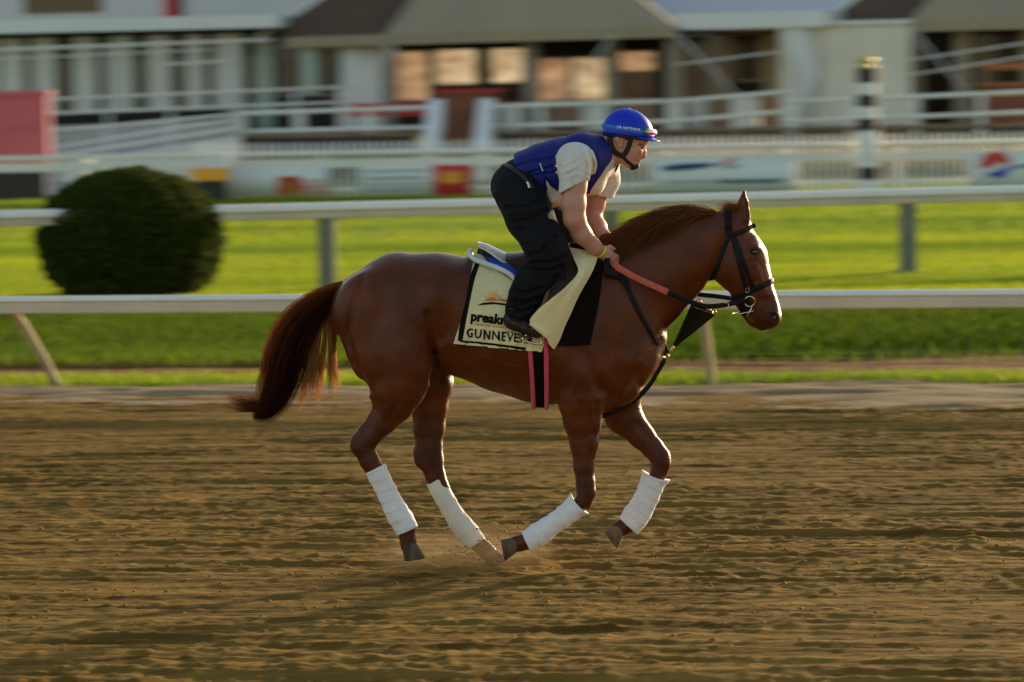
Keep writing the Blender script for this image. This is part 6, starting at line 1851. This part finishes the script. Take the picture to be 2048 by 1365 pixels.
bstrap([(1455, 426), (1456, 445), (1459, 470)], 13.5, 'crownpiece')
H, Nn, ok = ring_on(HF, (1458, 470), (1454, 420), .0045, 50, -80, 80, .35); H = smooth_pts(H, 3); v, f = strap_geo(H, Nn, 13*PXM, .005); mesh('crownpiece', v, f, MAT_LEATHER, bridle)
bstrap([(1462, 470), (1478, 466), (1494, 460), (1506, 452.5), (1511, 450.5)], 8.5, 'browband')
H, Nn, ok = ring_on(HF, (1470, 466), (1512, 450), .0055, 50, -70, 70, .4); H = smooth_pts(H, 3); v, f = strap_geo(H, Nn, 8.5*PXM, .006); mesh('browband', v, f, MAT_LEATHER, bridle)
bstrap([(1459, 468), (1450, 490), (1438, 522), (1425, 556)], 8.5, 'throatlash')
H, Nn, ok = ring_on(HF, (1458, 474), (1422, 562), .0045, 50, -75, 75, .55); H = smooth_pts(H, 3); v, f = strap_geo(H, Nn, 8.5*PXM, .005); mesh('throatlash', v, f, MAT_LEATHER, bridle)
bstrap([(1465, 474), (1473, 505), (1482, 540), (1490, 570), (1497, 597)], 9.5, 'cheekpiece')
bstrap([(1469, 474), (1482, 510), (1496, 548), (1506, 576)], 8.0, 'noseband_hanger')
bring((1498, 582), (1551, 559), 10, 'noseband', bias=.45)
bring((1487, 606), (1502, 600), 9, 'chin_band', off=.006, bias=2.0) if False else None
bstrap([(1503, 580), (1494, 592), (1486, 602), (1480, 612)], 10, 'flash_strap')


def ring_geo(c, nrm, R_, r_, n=28):
    nrm = np.array(nrm, float); nrm /= np.linalg.norm(nrm); a = np.cross(nrm, [0, 0, 1.0]); a /= np.linalg.norm(a); b = np.cross(nrm, a)
    v = []; m = 8
    for t in np.linspace(0, 2*math.pi, n, endpoint=False):
        e = a*math.cos(t) + b*math.sin(t)
        for s_ in np.linspace(0, 2*math.pi, m, endpoint=False): v.append(c + e*(R_ + r_*math.cos(s_)) + nrm*r_*math.sin(s_))
    f = [(i*m+j, i*m+(j+1) % m, ((i+1) % n)*m+(j+1) % m, ((i+1) % n)*m+j) for i in range(n) for j in range(m)]
    return v, f


for sd in (-1, 1):
    P, Nn = on_surface(HF, [(1499, 603), (1500, 604)], .012, 4, side=sd); v, f = ring_geo(P[1], Nn[1], .0265, .0032); mesh('bit_ring', v, f, MAT_STEEL, bridle)
    P, Nn = on_surface(HF, [(1493, 577), (1490, 583), (1493, 585.5), (1497, 585), (1499, 580), (1496, 576)], .009, 22, side=sd); mesh('buckle', *tube_geo(P, .0016, 6), MAT_STEEL, bridle)
    # dark leather guard behind the ring
    P, Nn = on_surface(HF, [(1484, 596), (1487, 606), (1491, 618), (1488, 634)], .007, 14, side=sd); v, f = strap_geo(P, Nn, np.interp(np.linspace(0, 1, 14), [0, .3, .7, 1], [18, 26, 22, 12])*PXM, .006); mesh('curb_strap', v, f, MAT_LEATHER, bridle)
# ring bit below the jaw
lp = [(1507, 622, -.058), (1490, 626, -.060), (1475, 629, -.045), (1465, 628, 0), (1475, 626, .045), (1490, 623, .06), (1507, 619, .058)]
P = spline([tuple(W(*q)) for q in lp], 40); mesh('ring_bit', *tube_geo(P, .0030, 8), MAT_STEEL, bridle)
P = [W(1504, 613, -.066), W(1499, 625, -.064), W(1493, 634, -.058)]; mesh('bit_shank', *tube_geo(P, .0034, 8), MAT_STEEL, bridle)

# ---- reins
reins = empty('reins', tuple(W(1400, 600, -.1)), 0, 'pair of black reins with coral rubber grips from the rider\'s hands to the bit', 'reins')


def rein(pts, wd, mat, name, parent=reins, nrm=(0, -1, 0)):
    P = spline([tuple(W(*p)) for p in pts], 30); v, f = strap_geo(P, np.tile(nrm, (30, 1)), wd*PXM, .0055); return mesh(name, v, f, mat, parent)


rein([(1226, 524, -.165), (1240, 538, -.190), (1285, 562, -.200), (1336, 585, -.185)], 12.5, MAT_RUBBER, 'grip')
rein([(1333, 583.5, -.186), (1365, 598, -.170), (1402, 611, -.150), (1425, 613, -.140), (1450, 610, -.115), (1480, 604, -.082), (1494, 602, -.070)], 10.0, MAT_LEATHER, 'rein_leather')
rein([(1232, 506, .09), (1285, 545, .19), (1336, 575, .185)], 12, MAT_RUBBER, 'grip')
rein([(1334, 574, .185), (1372, 586, .165), (1402, 590, .15), (1440, 594, .12), (1490, 602, .072)], 9, MAT_LEATHER, 'rein_leather')
rein([(1218, 512, -.135), (1214, 524, -.16), (1216, 545, -.19), (1235, 552, -.19)], 11, MAT_LEATHER, 'rein_end')
for p in ((1452, 611, -.118),):
    c = W(*p); P = [c + np.array([x*.012, -.006, z*.012]) for x, z in ((-.9, 1), (.8, 1), (.8, -1), (-.9, -1))]; mesh('buckle', *tube_geo(spline(P, 14), .0018, 6), MAT_STEEL, reins)

# ---- breastplate and martingale
mart = empty('martingale', tuple(W(1333, 710, 0)), 0, 'black martingale with triangular bib, brass rings and straps on the horse\'s chest', 'martingale')
P, Nn = on_surface(HF, [(1212, 548), (1232, 552), (1249, 560), (1262, 590), (1282, 630), (1302, 665), (1316, 690)], .007, 40); v, f = strap_geo(P, Nn, np.interp(np.linspace(0, 1, 40), [0, .2, .3, 1], [15, 15, 9, 8])*PXM, .006); mesh('neck_strap', v, f, MAT_LEATHER, mart)
Pm = P*[1, -1, 1]; v, f = strap_geo(Pm, Nn*[1, -1, 1], 8*PXM, .006); mesh('neck_strap', v, f, MAT_LEATHER, mart)
for sy in (-1, 1):
    P = spline([tuple(W(1314, 687, sy*.075)), tuple(W(1324, 700, sy*.05)), tuple(W(1331, 709, sy*.008))], 12); v, f = strap_geo(P, np.tile([.3, sy, 0], (12, 1)), 7.5*PXM, .005); mesh('neck_strap', v, f, MAT_LEATHER, mart)
    P = spline([tuple(W(1322, 672, sy*.05)), tuple(W(1330, 690, sy*.03)), tuple(W(1334, 706, sy*.006))], 12); v, f = strap_geo(P, np.tile([.3, sy, 0], (12, 1)), 6*PXM, .005); mesh('neck_strap', v, f, MAT_LEATHER, mart)
v, f = ring_geo(W(1333, 713, 0), (.25, 1, 0), .013, .0032); mesh('brass_ring', v, f, MAT_BRASS, mart)
P = spline([tuple(W(*q)) for q in ((1331, 718, 0), (1318, 740, -.01), (1297, 773, -.025), (1270, 800, -.04), (1240, 818, -.05), (1205, 832, -.045), (1165, 826, -.03))], 30); v, f = strap_geo(P, np.tile([.5, -.8, .2], (30, 1)), np.interp(np.linspace(0, 1, 30), [0, .5, 1], [9, 10, 9])*PXM, .006); mesh('girth_strap', v, f, MAT_LEATHER, mart)
# bib: black leather triangle between the reins
bib = [(1386, 612, -.135), (1410, 622, -.10), (1432, 630, 0), (1420, 626, .06), (1386, 606, .13)]
tip = W(1349, 692, 0); top_ = spline([tuple(W(*q)) for q in ((1385, 613, -.13), (1408, 621, -.085), (1431, 629, -.01))], 14); topf = spline([tuple(W(*q)) for q in ((1384, 605, .13), (1408, 616, .085), (1431, 628, .01))], 14)
for tt_, sy in ((top_, -1), (topf, 1)):
    R = np.zeros((14, 16, 3))
    for j, t in enumerate(np.linspace(0, 1, 16)): R[:, j] = tt_*(1-t) + (tip + np.array([0, sy*.003, 0]) + (tt_ - tt_.mean(0))*.12)*t
    sheet('bib', R, .004*sy, MAT_LEATHER, mart)
for c, n_ in ((W(1428, 624, -.05), (.8, .5, .3)), (W(1398, 605, .11), (.6, .8, .2)), (W(1426, 618, .09), (.6, .8, .2))):
    v, f = ring_geo(c, n_, .016, .003); mesh('rein_ring', v, f, MAT_BRASS, mart)
P = [W(1347, 692, 0), W(1343, 699, 0), W(1339, 704, 0), W(1336, 709, 0)]; mesh('snap_hook', *tube_geo(P, [.005, .0085, .006, .004], 8), MAT_BRASS, mart)
